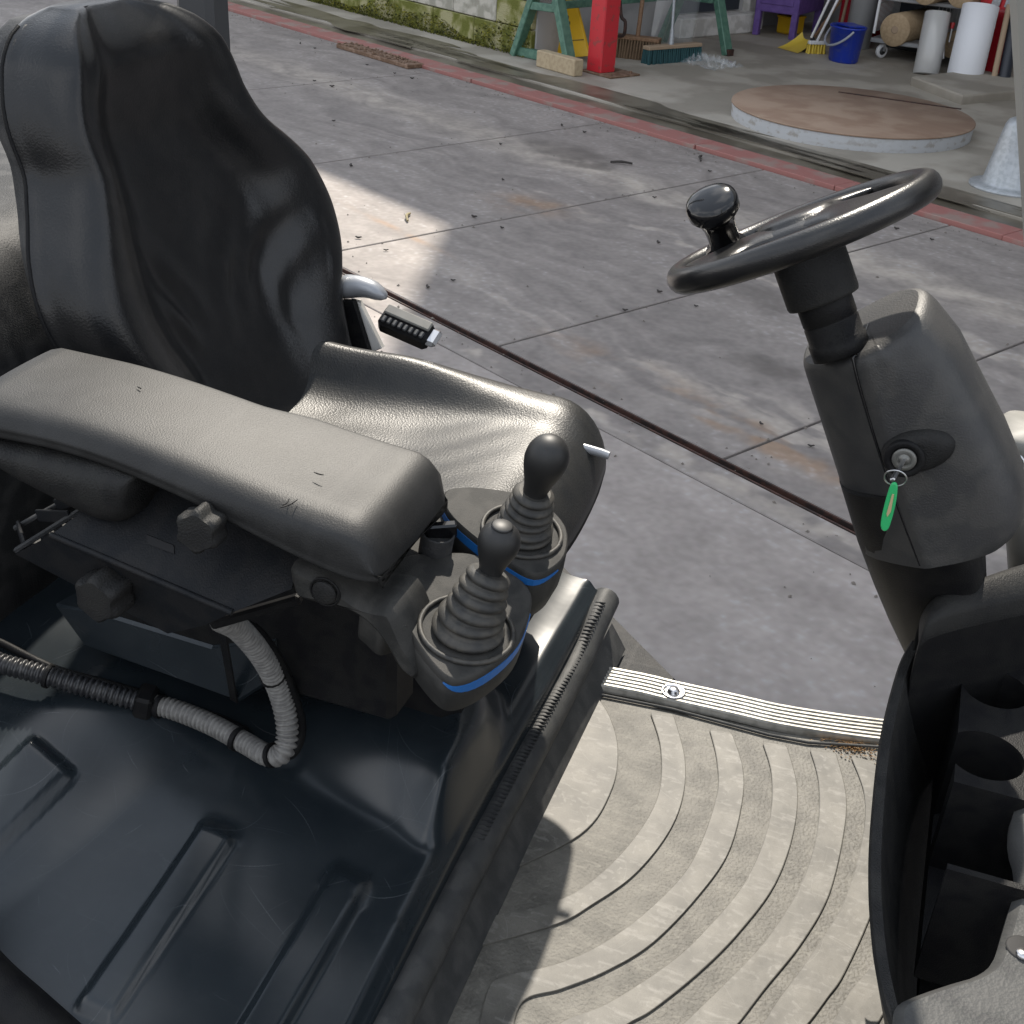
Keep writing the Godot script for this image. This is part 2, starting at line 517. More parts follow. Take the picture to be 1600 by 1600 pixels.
	M.roof = mat(C(0.35, 0.35, 0.35), 0.8)
	M.pillar_paint = mat(C(0.27, 0.265, 0.24), 0.45)

# thin broken cloud over a pale blue sky
func cloud_image() -> ImageTexture:
	var W := 768
	var H := 384
	var im := Image.create(W, H, false, Image.FORMAT_RGBA8)
	var f := FastNoiseLite.new()
	f.seed = 5
	f.frequency = 1.15
	f.fractal_octaves = 5
	for j in H:
		var th := PI * (j + 0.5) / H
		for i in W:
			var ph := TAU * i / W
			var d := Vector3(sin(th) * cos(ph), cos(th) * 1.8, sin(th) * sin(ph))
			var k := f.get_noise_3d(d.x, d.y, d.z)
			im.set_pixel(i, j, Color(1.0, 0.97, 0.93, sm(-0.10, 0.42, k)))
	return ImageTexture.create_from_image(im)

# ---------------------------------------------------------------- the yard itself
func structure(called: String) -> Node3D:
	var o := Node3D.new()
	o.name = called
	add_child(o)
	o.rotation.y = YAW
	o.set_meta("kind", "structure")
	return o

func concrete_slab(parent: Node, called: String, a0: float, a1: float, n0: float, n1: float, m: Material, top := 0.0, gap := 0.004, th := 0.05) -> void:
	var st := S()
	box(st, Transform3D(Basis.IDENTITY, Vector3((a0 + a1) / 2, top - th / 2, (n0 + n1) / 2)), Vector3(a1 - a0 - gap * 2, th, n1 - n0 - gap * 2), 0.003)
	put(parent, called, st, m)

func yard() -> void:
	var g := structure("ground")
	put(g, "base", bx(Vector3(260, 0.1, 260), Vector3(0, -0.10, 0), 0.0), M.ground)
	var y := structure("yard_paving")
	var ja := [-22.0, -18.0, -14.5, -11.6, -9.3, -7.40, -5.64, -4.372, -3.18, -2.11, -0.95, 0.4, 2.0, 4.0, 7.0]
	for i in ja.size() - 1: concrete_slab(y, "concrete_slab", ja[i], ja[i + 1], -5.68, -2.755, M.slab_a, 0.0, 0.006)
	var js := [-22.0, -14.0, -8.0, -3.9, 1.0, 7.0]
	for i in js.size() - 1:
		concrete_slab(y, "edge_slab", js[i], js[i + 1], -2.715, -2.588, M.slab_a, 0.0, 0.003)
		concrete_slab(y, "wide_slab", js[i], js[i + 1], -2.588, -0.9, M.slab_b, 0.0, 0.003)
	var dr := S()
	for s in [-2.752, -2.719]: box(dr, Transform3D(Basis.IDENTITY, Vector3(-7.5, -0.012, s)), Vector3(29, 0.026, 0.007), 0.001)
	box(dr, Transform3D(Basis.IDENTITY, Vector3(-7.5, -0.038, -2.7355)), Vector3(29, 0.02, 0.026), 0.001)
	put(y, "drain_channel", dr, M.iron)
	var rd := structure("added_lane")  # added dark ground out of view, cuts bounce and reflections on the truck
	put(rd, "added_dark_surface", bx(Vector3(60, 0.05, 24.0), Vector3(-7.5, -0.030, 11.105), 0.0), M.added_dark_surface)
	var k := structure("kerb")
	var kk := [-22.0, -15.0, -10.5, -9.2, -8.2, -7.0, -5.9, -4.9, -3.9, -2.9, -1.9, -0.9, 7.0]
	for i in kk.size() - 1: concrete_slab(k, "kerb_stone", kk[i], kk[i + 1], -5.872, -5.682 + 0.006 * sin(i * 2.3), M.red_paint, 0.022, 0.002, 0.07)
	var gu := structure("gutter")
	put(gu, "wet_channel", bx(Vector3(29, 0.05, 0.17), Vector3(-7.5, -0.016, -5.96), 0.004), M.damp)
	var p := structure("pavement")
	var pa := [-22.0, -16.0, -11.0, -3.0, 7.0]
	for i in pa.size() - 1: concrete_slab(p, "pavement_slab", pa[i], pa[i + 1], -16.0, -6.045, M.walk, 0.024, 0.003, 0.08)
	# damp films that lie on the pavement, with ragged edges
	for q in [[-6.3, -6.16, 2.6, 0.13, 3.0], [-9.0, -6.20, 1.6, 0.17, 1.0], [-4.0, -6.10, 1.6, 0.09, 7.0]]:
		var pts := []
		for j in 44:
			var t := TAU * j / 44.0
			var w: float = 1.0 + 0.22 * sin(t * 5.0 + q[4]) + 0.18 * sin(t * 11.0 + q[4] * 2.0) + 0.1 * sin(t * 17.0)
			pts.append(Vector3(q[0] + cos(t) * q[2] * w, 0.028, q[1] + sin(t) * q[3] * w))
		put(p, "damp_patch", plate(pts, Vector3(0, -0.003, 0)), M.damp)
	# plinth at the right of the round cover
	var pl := structure("concrete_plinth")
	put(pl, "plinth_slab", plate([Vector3(-5.4243,0.0900,-8.6413), Vector3(-4.8096,0.0900,-8.3543), Vector3(-4.5701,0.0900,-10.2800), Vector3(-5.2598,0.0900,-10.9937)], Vector3(0, -0.08, 0), 0.012), M.walk)

func buildings() -> void:
	# low outbuilding with the mossy block wall; its wall stands at n = -6.62, 4.8 m high
	var w := yard_thing("block_outbuilding", "low outbuilding of cream blocks, green moss along its foot, behind the kerb", "building", Vector3(-9.6, 0.0, -6.62))
	var H := 4.55  # top is out of view, height set by where the shade ends
	var core := put(w, "wall", bx(Vector3(11.6, H, 4.4), Vector3(-4.05, H / 2, -2.24), 0.0), M.render)
	put(w, "end_pier", bx(Vector3(0.42, H, 0.26), Vector3(1.955, H / 2, -0.172), 0.002), M.render)
	var rows := 5
	for r in rows:
		var x := -3.6 + (0.2665 if r % 2 == 0 else 0.0)
		while x < 2.15:
			var e := minf(x + 0.533, 2.156)
			if e - x > 0.05:
				var bst := bx(Vector3(e - x - 0.007, 0.19, 0.05), Vector3((x + e) / 2, r * 0.197 + 0.024 + 0.0985, -0.021 + rng.randf_range(-0.0015, 0.0015)), 0.006)
				put(core, "block", bst, M.block_moss if r == 0 or (r == 1 and (x > 1.2 or rng.randf() < 0.35)) else M.block)
			x += 0.533
	put(w, "side_wall", bx(Vector3(0.05, H, 2.6), Vector3(1.776, H / 2, -1.62), 0.002), M.render)
	put(w, "side_pier", bx(Vector3(0.10, H, 0.22), Vector3(1.83, H / 2, -2.95), 0.004), M.white_wall)
	put(w, "door_ledge", bx(Vector3(0.20, 0.165, 1.05), Vector3(1.90, 0.105, -2.35), 0.012), M.white_wall)
	put(w, "dark_door", bx(Vector3(0.03, 2.0, 0.85), Vector3(1.815, 1.20, -2.33), 0.003), M.door)
	put(w, "flat_roof", bx(Vector3(12.2, 0.10, 4.6), Vector3(-3.85, H + 0.051, -2.24), 0.01), M.roof)
	# moss: small tufts along the foot of the wall
	var ms := S()
	ms.set_smooth_group(-1)
	for i in 9000:
		var x := rng.randf_range(-4.2, 2.15)
		var hgt := rng.randf()
		var top := 0.10 + 0.05 * sin(x * 3.1) + 0.03 * sin(x * 7.7) + (0.12 if x > 1.5 else 0.0)
		var yy := hgt * hgt * top
		var at := Vector3(x, 0.024 + yy, 0.006 + 0.05 * (1.0 - hgt) * rng.randf())
		var c := Color(0.085, 0.095, 0.014).lerp(Color(0.24, 0.225, 0.028), rng.randf() * (0.4 + 0.6 * sm(0.2, 0.8, hgt)))
		if rng.randf() < 0.18: c = Color(0.035, 0.042, 0.012)
		var s := rng.randf_range(0.008, 0.020)
		ms.set_color(c)
		var d := Vector3(rng.randf_range(-1, 1), rng.randf_range(0.2, 1.2), rng.randf_range(0.1, 0.9)).normalized() * s
		var u := Vector3(rng.randf_range(-1, 1), 0.2, rng.randf_range(-0.4, 0.4)).normalized() * s * 0.7
		ms.add_vertex(at - u); ms.add_vertex(at + d); ms.add_vertex(at + u)
	var mm := put(w, "moss", ms, M.moss)
	mm.set_meta("kind", "stuff")
	# workshop: an unseen upper storey, placed to shade the yard, over an open bay
	var b := yard_thing("workshop", "workshop with an open bay under an unseen upper storey, beside the mossy wall", "building", Vector3(-1.5, 0.0, -6.7))
	put(b, "unseen_upper_storey", bx(Vector3(12.2, ROOF - 4.4, 4.0), Vector3(-0.12, (ROOF + 4.4) / 2, -2.1), 0.0), M.white_wall)
	put(b, "back_wall", bx(Vector3(12.2, 4.4, 0.2), Vector3(-0.2, 2.2, -4.02), 0.0), M.render)
	put(b, "end_wall", bx(Vector3(0.2, 4.4, 3.9), Vector3(6.0, 2.2, -2.05), 0.0), M.render)

const ROOF := 8.2  # top of the unseen storey, set so its shade reaches the truck

# ---------------------------------------------------------------- the forklift
func forklift() -> void:
	fork = thing("forklift", "dark forklift driver's place with black seat, joystick armrest and steering wheel, door side open", "forklift", fbase)
	cabin_floor()
	hood()
	seat()
	armrest()
	console()
	harness()
	steering()
	cowl()
	dash()
	guard_posts()

func cabin_floor() -> void:
	part("floor_plate", bx(Vector3(0.95, 0.07, 1.12), Vector3(0.04, 0.360, -1.13), 0.01), M.black)
	part("chassis", bx(Vector3(2.3, 0.20, 1.05), Vector3(-0.45, 0.21, -1.16), 0.02), M.black)
	part("hood_body", bx(Vector3(0.86, 0.26, 1.10), Vector3(-0.885, 0.32, -1.14), 0.02), M.hood)
	var m := part("floor_mat", plate([Vector3(-0.4201,0.4000,-1.7008), Vector3(0.1111,0.4000,-1.7529), Vector3(0.42, 0.40, -1.50), Vector3(0.42, 0.40, -0.70), Vector3(-0.30, 0.40, -0.70), Vector3(-0.3631,0.4000,-0.9531), Vector3(-0.3825,0.4000,-1.2060)], Vector3(0, -0.02, 0), 0.0), M.mat_rubber)
	# raised bands moulded in the mat: each is given by its two edges
	var bands := [
		[[Vector3(-0.4133,0.4020,-1.6563), Vector3(-0.3976,0.4020,-1.5329), Vector3(-0.3965,0.4020,-1.4383), Vector3(-0.4021,0.4020,-1.3692), Vector3(-0.4030,0.4020,-1.2924), Vector3(-0.3990,0.4020,-1.1898)], [Vector3(-0.3847,0.4020,-1.6600), Vector3(-0.3404,0.4020,-1.6088), Vector3(-0.3035,0.4020,-1.5337), Vector3(-0.2860,0.4020,-1.4378), Vector3(-0.3021,0.4020,-1.3257), Vector3(-0.3945,0.4020,-1.1899)]],
		[[Vector3(-0.2797,0.4020,-1.6444), Vector3(-0.2407,0.4020,-1.5613), Vector3(-0.2173,0.4020,-1.4493), Vector3(-0.2308,0.4020,-1.3331), Vector3(-0.2677,0.4020,-1.2292), Vector3(-0.3115,0.4020,-1.1751), Vector3(-0.3764,0.4020,-1.1202), Vector3(-0.3849,0.4020,-1.0500), Vector3(-0.3807,0.4020,-0.9515), Vector3(-0.3737,0.4020,-0.9081)], [Vector3(-0.2413,0.4020,-1.6527), Vector3(-0.1995,0.4020,-1.5554), Vector3(-0.1816,0.4020,-1.4685), Vector3(-0.1837,0.4020,-1.3800), Vector3(-0.2080,0.4020,-1.2822), Vector3(-0.2472,0.4020,-1.2052), Vector3(-0.2824,0.4020,-1.1530), Vector3(-0.3717,0.4020,-1.0699), Vector3(-0.3758,0.4020,-1.0381), Vector3(-0.3637,0.4020,-0.9122)]],
		[[Vector3(-0.1789,0.4020,-1.6419), Vector3(-0.1509,0.4020,-1.5688), Vector3(-0.1343,0.4020,-1.4853), Vector3(-0.1382,0.4020,-1.3403), Vector3(-0.1695,0.4020,-1.2352), Vector3(-0.2134,0.4020,-1.1488), Vector3(-0.2616,0.4020,-1.0900), Vector3(-0.3165,0.4020,-1.0463), Vector3(-0.3282,0.4020,-1.0172), Vector3(-0.3117,0.4020,-0.9336)], [Vector3(-0.1419,0.4020,-1.6457), Vector3(-0.1100,0.4020,-1.5711), Vector3(-0.0954,0.4020,-1.4949), Vector3(-0.0932,0.4020,-1.3790), Vector3(-0.1156,0.4020,-1.2787), Vector3(-0.1537,0.4020,-1.1738), Vector3(-0.1970,0.4020,-1.1065), Vector3(-0.2425,0.4020,-1.0568), Vector3(-0.2820,0.4020,-1.0186), Vector3(-0.2729,0.4020,-0.9496)]],
		[[Vector3(-0.0915,0.4020,-1.6431), Vector3(-0.0638,0.4020,-1.5682), Vector3(-0.0495,0.4020,-1.4582), Vector3(-0.0600,0.4020,-1.3328), Vector3(-0.0917,0.4020,-1.2277), Vector3(-0.1266,0.4020,-1.1475), Vector3(-0.1828,0.4020,-1.0578), Vector3(-0.2271,0.4020,-1.0094), Vector3(-0.2425,0.4020,-0.9621)], [Vector3(-0.0534,0.4020,-1.6516), Vector3(-0.0217,0.4020,-1.5563), Vector3(-0.0118,0.4020,-1.4538), Vector3(-0.0205,0.4020,-1.3403), Vector3(-0.0515,0.4020,-1.2334), Vector3(-0.0865,0.4020,-1.1485), Vector3(-0.1273,0.4020,-1.0710), Vector3(-0.1501,0.4020,-1.0394), Vector3(-0.1814,0.4020,-0.9873)]],
		[[Vector3(-0.0178,0.4020,-1.6591), Vector3(0.0077,0.4020,-1.5804), Vector3(0.0202,0.4020,-1.4744), Vector3(0.0146,0.4020,-1.3614), Vector3(-0.0124,0.4020,-1.2442), Vector3(-0.0479,0.4020,-1.1542), Vector3(-0.0871,0.4020,-1.0654), Vector3(-0.1131,0.4020,-1.0155)], [Vector3(0.0223,0.4020,-1.6687), Vector3(0.0507,0.4020,-1.5729), Vector3(0.0582,0.4020,-1.4839), Vector3(0.0539,0.4020,-1.3536), Vector3(0.0311,0.4020,-1.2514), Vector3(-0.0014,0.4020,-1.1582), Vector3(-0.0238,0.4020,-1.0916), Vector3(-0.0443,0.4020,-1.0438)]],
		[[Vector3(0.0466,0.4020,-1.6673), Vector3(0.0771,0.4020,-1.5844), Vector3(0.0852,0.4020,-1.4887), Vector3(0.0752,0.4020,-1.3506), Vector3(0.0455,0.4020,-1.2356), Vector3(0.0163,0.4020,-1.1454), Vector3(0.0044,0.4020,-1.1033), Vector3(-0.0167,0.4020,-1.0552)], [Vector3(0.0921,0.4020,-1.6673), Vector3(0.1210,0.4020,-1.5814), Vector3(0.1262,0.4020,-1.4729), Vector3(0.1134,0.4020,-1.3430), Vector3(0.0907,0.4020,-1.2225), Vector3(0.0754,0.4020,-1.1750), Vector3(0.0576,0.4020,-1.1253), Vector3(0.0352,0.4020,-1.0766)]],
		[[Vector3(0.1698,0.4020,-1.5953), Vector3(0.1723,0.4020,-1.4926), Vector3(0.1559,0.4020,-1.3728), Vector3(0.1259,0.4020,-1.2585), Vector3(0.1016,0.4020,-1.1960), Vector3(0.0861,0.4020,-1.1371), Vector3(0.0735,0.4020,-1.0923)], [Vector3(0.2155,0.4020,-1.5793), Vector3(0.2159,0.4020,-1.4787), Vector3(0.1981,0.4020,-1.3498), Vector3(0.1670,0.4020,-1.2335), Vector3(0.1452,0.4020,-1.1791), Vector3(0.1294,0.4020,-1.1154), Vector3(0.1193,0.4020,-1.0750)]]]
	for b in bands:
		var l := crv(b[0], 8)
		var r := crv(b[1], 8)
		var k: int = mini(l.size(), r.size())
		var la := []
		var ra := []
		for i in k:
			la.append(l[int(round(float(i) * (l.size() - 1) / (k - 1)))])
			ra.append(r[int(round(float(i) * (r.size() - 1) / (k - 1)))])
		var rings := []
		for i in k:
			var q := 1.0
			if i == 0 or i == k - 1: q = 0.55
			var c: Vector3 = (la[i] + ra[i]) / 2.0
			var a: Vector3 = c + (la[i] - c) * (0.9 if i == 0 else 1.0)
			var e: Vector3 = c + (ra[i] - c) * (0.9 if i == 0 else 1.0)
			var u := (e - a).normalized() * 0.0012
			var h := Vector3.UP * 0.0017 * q
			rings.append(PackedVector3Array([a + Vector3.DOWN * 0.004, a + h * 0.7, a + u + h, e - u + h, e + h * 0.7, e + Vector3.DOWN * 0.004]))
		var st := S()
		loft(st, rings, -1, -1)
		put(m, "raised_band", st, M.mat_rib)
	# ribbed aluminium sill with its bolt
	var path := [Vector3(-0.4249,0.4120,-1.6871), Vector3(-0.3125,0.4120,-1.7003), Vector3(-0.2570,0.4120,-1.7020), Vector3(-0.1489,0.4120,-1.7087), Vector3(-0.0797,0.4110,-1.7131), Vector3(0.0080,0.4090,-1.7293), Vector3(0.0944,0.4080,-1.7492), Vector3(0.2101,0.4070,-1.7785)]
	var prof := []
	var nr := 6
	for i in nr:
		var z0 := -0.029 + i * 0.0097
		prof.append_array([Vector2(z0, 0.0), Vector2(z0 + 0.0022, 0.0030), Vector2(z0 + 0.0062, 0.0030), Vector2(z0 + 0.0084, 0.0)])
	prof.append_array([Vector2(0.031, -0.010), Vector2(-0.031, -0.012)])
	path = crv(path, 3)
	var rr := []
	for i in path.size():
		var t: Vector3 = (path[mini(i + 1, path.size() - 1)] - path[maxi(i - 1, 0)]).normalized()
		var sd := t.cross(Vector3.UP).normalized()
		var ring := PackedVector3Array()
		for p in prof: ring.append(path[i] + sd * p.x + Vector3.UP * p.y)
		rr.append(ring)
	var ss := S()
	loft(ss, rr, -1, -1)
	var sill := part("door_sill", ss, M.alu)
	var bo := S()
	lathe(bo, [[0.0, 0.001], [0.021, 0.0035], [0.0205, 0.0052], [0.018, 0.0055], [0.0155, 0.0030], [0.0105, 0.0026], [0.0105, 0.0026], [0.0100, 0.0075], [0.0075, 0.0098], [0.0, 0.0105]], 24, Transform3D(Basis.IDENTITY, Vector3(-0.2538,0.4120,-1.6977)))
	put(sill, "bolt", bo, M.steel)
	var lip := S()
	tube(lip, [Vector3(-0.4098,0.4040,-1.6488), Vector3(-0.2471,0.4040,-1.6649), Vector3(-0.0862,0.4040,-1.6642), Vector3(-0.0227,0.4040,-1.6712), Vector3(0.1036,0.4040,-1.7130)], 0.0026, 8)
	put(sill, "rubber_lip", lip, M.trim)
	# outer step plate beyond the sill
	part("outer_fender", plate([Vector3(-0.5635,0.3950,-2.0379), Vector3(-0.2608,0.3950,-1.7635), Vector3(-0.2877,0.3950,-1.6555), Vector3(-0.4937,0.3950,-1.5641)], Vector3(0, -0.05, 0), 0.006), M.bracket)
	# sawdust and grit
	var sd2 := S()
	sd2.set_smooth_group(-1)
	for i in 420:
		var q: Vector3 = Vector3(0.0448,0.4020,-1.6932)
		var rad := absf(rng.randfn(0.0, 0.022))
		var an := rng.randf() * TAU
		q += Vector3(cos(an) * rad * 1.3, 0.0005, sin(an) * rad * 0.75)
		var sz := rng.randf_range(0.0008, 0.0022)
		face(sd2, [q + Vector3(-sz, 0, -sz), q + Vector3(sz, 0, 0), q + Vector3(0, sz * 1.4, sz)], q - Vector3.UP)
		face(sd2, [q + Vector3(-sz, 0, sz), q + Vector3(sz, sz, 0), q + Vector3(0, 0, -sz)], q - Vector3.UP)
	put(self, "sawdust", sd2, M.sawdust)
	var sw := get_node("sawdust")
	tag(sw, "little heap of orange sawdust on the floor mat under the aluminium sill", "sawdust")
	sw.set_meta("kind", "stuff")

const HOOD_EDGE := [[-1.90, -0.425], [-1.55, -0.424], [-1.33, -0.423], [-1.11, -0.421], [-0.85, -0.413], [-0.60, -0.405]]
func hood_edge(z: float) -> float:
	for i in HOOD_EDGE.size() - 1:
		if z <= HOOD_EDGE[i + 1][0] or i == HOOD_EDGE.size() - 2:
			return lerpf(HOOD_EDGE[i][1], HOOD_EDGE[i + 1][1], (z - HOOD_EDGE[i][0]) / (HOOD_EDGE[i + 1][0] - HOOD_EDGE[i][0]))
	return -0.42

func seg_dist(p: Vector2, a: Vector2, b: Vector2) -> Vector2:      # (how far along, how far across)
	var d := (b - a).normalized()
	return Vector2((p - a).dot(d), (p - a).dot(d.orthogonal()))

func hood_y(x: float, z: float) -> float:
	var y := 0.500
	y += 0.095 * sm(-0.60, -1.20, z) * (0.35 + 0.65 * sm(-0.45, -0.72, x))      # climbs towards the seat
	y -= 0.030 * sm(-0.72, -0.50, z)
	# moulded pedestal under the joysticks, sinking away to the left
	var al := x + 0.79
	if z < -0.93 and x > -0.90:
		var inside := 9.0
		var q2 := Vector2(x, z)
		for i in ped.size() - 1:
			var c2: Vector2 = Geometry2D.get_closest_point_to_segment(q2, ped[i], ped[i + 1])
			var fi := i / 6.0
			var sc: float = lerpf(PEDS[mini(int(fi), PEDS.size() - 1)], PEDS[mini(int(fi) + 1, PEDS.size() - 1)], fi - floorf(fi))
			inside = minf(inside, q2.distance_to(c2) / sc)
		if not Geometry2D.is_point_in_polygon(q2, PEDP): inside = -inside
		y += sm(-0.04, 0.34, al) * (0.070 * sm(-0.14, 1.0, inside) + 0.030 * sm(-0.1, 3.0, inside))
	# three broad raised ribs
	for r in HRIBS:
		var a: Vector2 = r[0]
		var b: Vector2 = r[1]
		var q := seg_dist(Vector2(x, z), a, b)
		var L := a.distance_to(b)
		var w: float = r[2]
		var f := sm(w + 0.008, w - 0.004, absf(q.y)) * sm(-0.01, 0.012, q.x) * sm(L + 0.01, L - 0.012, q.x)
		y += r[3] * f
	# rear shoulder that catches the sun at the left
	y += 0.045 * sm(-0.80, -1.02, x + (z + 0.98) * 0.35) * sm(-0.74, -0.88, z)
	y += 0.0015 * sin(x * 23.0 + z * 11.0) * sin(z * 17.0 - x * 5.0)
	return y

var HRIBS := []
var PED := [Vector2(-0.8311,-1.0888), Vector2(-0.6955,-1.0964), Vector2(-0.5841,-1.1005), Vector2(-0.5123,-1.1056), Vector2(-0.456, -1.092), Vector2(-0.436, -1.108), Vector2(-0.427, -1.14), Vector2(-0.425, -1.21), Vector2(-0.428, -1.30), Vector2(-0.452, -1.38), Vector2(-0.52, -1.44), Vector2(-0.80, -1.47)]
const PEDS := [0.100, 0.100, 0.095, 0.085, 0.066, 0.046, 0.031, 0.024, 0.030, 0.045, 0.06]
var PEDP := PackedVector2Array()
var ped := []
func hood() -> void:
	ped = crv(PED, 6)
	PEDP = PackedVector2Array(ped + [Vector2(-0.95, -1.40), Vector2(-0.95, -1.2)])
	HRIBS = [[Vector2(-0.6901,-0.7339), Vector2(-0.6815,-0.9893), 0.021, 0.011], [Vector2(-0.5127,-0.7712), Vector2(-0.5112,-1.0137), 0.021, 0.011], [Vector2(-0.9587,-0.8366), Vector2(-0.9280,-0.9902), 0.034, 0.013]]
	var rows := []
	var nz := 240
	var nx := 240
	for i in nz + 1:
		var z := lerpf(-1.79, -0.52, float(i) / nz)
		var xe := hood_edge(z)
		var row := PackedVector3Array()
		for j in nx + 1:
			var x := lerpf(-1.32, xe, float(j) / nx)
			var y := hood_y(x, z)
			y -= 0.016 * sm(xe - 0.018, xe, x)
			row.append(Vector3(x, y, z))
		row.append(Vector3(xe + 0.004, row[nx].y - 0.012, z))
		row.append(Vector3(xe + 0.006, 0.47, z))
		row.append(Vector3(xe + 0.012, 0.40, z))
		rows.append(row)
	for pas in 4:                      # soften the moulded corners round the pedestal
		for i in range(1, nz):
			for j in range(1, nx - 1):
				var v: Vector3 = rows[i][j]
				if v.z < -0.98 and v.x > -0.82:
					rows[i][j].y = (v.y * 2.0 + rows[i - 1][j].y + rows[i + 1][j].y + rows[i][j - 1].y + rows[i][j + 1].y) / 6.0
	var skirt := PackedVector3Array()
	for v in rows[nz]: skirt.append(Vector3(v.x, 0.36, v.z + 0.012))
	rows.append(skirt)
	var st := S()
	grid(st, rows, Vector3.UP)
	var h := part("engine_hood", st, M.hood)
	# rubber edging between hood and floor, with its row of small notches
	var pth := []
	for z in [-1.80, -1.74, -1.66, -1.5, -1.3, -1.1, -0.9, -0.75, -0.6]:
		pth.append(Vector3(hood_edge(z) + 0.014, 0.466 if z > -1.6 else 0.466 + 0.03 * sm(-1.6, -1.80, z), z))
	var ed := S()
	tube(ed, crv(pth, 6), 0.025, 16, 1.0)
	var et := part("edge_rubber", ed, M.trim)
	var nt := S()
	var z2 := -1.755
	while z2 < -1.17:
		var yy := 0.4905 if z2 > -1.6 else 0.4905 + 0.03 * sm(-1.6, -1.80, z2)
		box(nt, Transform3D(Basis(Vector3.BACK, deg_to_rad(10.0)), Vector3(hood_edge(z2) + 0.016, yy, z2)), Vector3(0.018, 0.0030, 0.0030), 0.0008)
		z2 += 0.0085
	var ntp := put(et, "notches", nt, M.shell)
	ntp.set_meta("kind", "stuff")
	var sk := S()
	var srows := []
	for z in [-1.80, -1.6, -1.3, -1.0, -0.75, -0.58]:
		srows.append([Vector3(hood_edge(z) + 0.030, 0.450, z), Vector3(hood_edge(z) + 0.046, 0.425, z), Vector3(hood_edge(z) + 0.060, 0.402, z)])
	grid(sk, srows, Vector3(1, 1, 0), 1)
	part("kick_strip", sk, M.trim)
	# dark edge at the near corner of the hood
	var nc := S()
	tube(nc, crv([Vector3(-0.9120,0.5300,-0.7574), Vector3(-0.8268,0.5200,-0.7234), Vector3(-0.7579,0.5100,-0.7054), Vector3(-0.7032,0.5000,-0.6922), Vector3(-0.6288,0.4900,-0.6720)], 6), 0.032, 12)
	part("rear_edge_rubber", nc, M.black)
	# seat base
	part("seat_base", bx(Vector3(0.50, 0.26, 0.40), Vector3(-0.72, 0.70, -1.44), 0.02), M.black)
	part("rear_cover", rear_cover(), M.shell)

func rear_cover() -> SurfaceTool:
	var st := S()
	var rings := []
	for k in 12:
		var z := lerpf(-2.0, -0.78, k / 11.0)
		var e := 0.04 * (gs(k, 1.2) + gs(k - 11, 1.2))
		var ring := PackedVector3Array()
		for p in [[-1.14, 0.55], [-1.15, 0.95], [-1.18, 1.10], [-1.215, 1.135], [-1.27, 1.15], [-1.55, 1.15], [-1.72, 1.10], [-1.74, 0.55]]:
			ring.append(Vector3(p[0] - e, p[1] - e, z))
		rings.append(ring)
	loft(st, rings, 1, 2)
	return st

# ---- seat
const SZ := -1.455
const BACK := [[0.86, 0.215], [0.94, 0.222], [1.00, 0.236], [1.03, 0.256], [1.07, 0.280], [1.11, 0.290], [1.15, 0.288], [1.20, 0.270], [1.24, 0.240], [1.28, 0.207], [1.32, 0.194], [1.36, 0.184], [1.40, 0.165], [1.425, 0.140], [1.44, 0.110], [1.452, 0.070]]
func back_w(y: float) -> float:
	for i in BACK.size() - 1:
		if y <= BACK[i + 1][0] or i == BACK.size() - 2:
			var p0: float = BACK[maxi(i - 1, 0)][1]
			var p1: float = BACK[i][1]
			var p2: float = BACK[i + 1][1]
			var p3: float = BACK[mini(i + 2, BACK.size() - 1)][1]
			var u: float = clampf((y - BACK[i][0]) / (BACK[i + 1][0] - BACK[i][0]), 0.0, 1.0)
			return 0.5 * (2.0 * p1 + (p2 - p0) * u + (2.0 * p0 - 5.0 * p1 + 4.0 * p2 - p3) * u * u + (3.0 * p1 - p0 - 3.0 * p2 + p3) * u * u * u)
	return 0.1

func back_ring(v: float, grow: float, shell: bool) -> PackedVector3Array:
	var y := lerpf(0.86, 1.452, v)
	var xe := -0.838 - 0.34 * (y - 0.95)
	var zc := SZ + 0.035 * sm(1.20, 1.34, y)
	var round_ := sqrt(clampf(1.0 - pow(clampf((y - 1.385) / 0.068, 0.0, 1.0), 2.0), 0.0, 1.0))
	var w := back_w(y) + grow
	var dish := -0.060 * sm(0.80, 1.0, y) * (1.0 - 0.55 * sm(1.25, 1.42, y)) - 0.004
	var up := 0.022 * gs(y - 1.405, 0.05)
	var ctrl := []
	if shell:
		ctrl = [[-0.93, -0.085], [-0.95, -0.100], [-0.92, -0.125], [-0.74, -0.152], [0, -0.165], [0.74, -0.152], [0.90, -0.125], [0.93, -0.100], [0.92, -0.085], [0, -0.09]]
	else:
		ctrl = [[0, dish], [0.34, dish * 0.97], [0.50, dish * 0.74], [0.64, dish * 0.38], [0.77, -0.010], [0.88, -0.010], [0.968, -0.036], [1.0, -0.075], [0.985, -0.105], [0.6, -0.135], [0, -0.14],
			[-0.6, -0.135], [-0.985, -0.105], [-1.0, -0.075], [-0.968, -0.036], [-0.88, -0.010], [-0.77, -0.010], [-0.64, dish * 0.38], [-0.50, dish * 0.74], [-0.34, dish * 0.97]]
	var pts := []
	for c in ctrl:
		var dep: float = c[1] + up * (1.0 - absf(c[0]) * 0.7)
		dep = lerpf(-0.060, dep, lerpf(0.15, 1.0, round_))
		pts.append(Vector3(xe + dep, y, zc + c[0] * w * (1.18 if c[0] < 0.0 else 1.0)))
	return PackedVector3Array(crv(pts, 7, true))

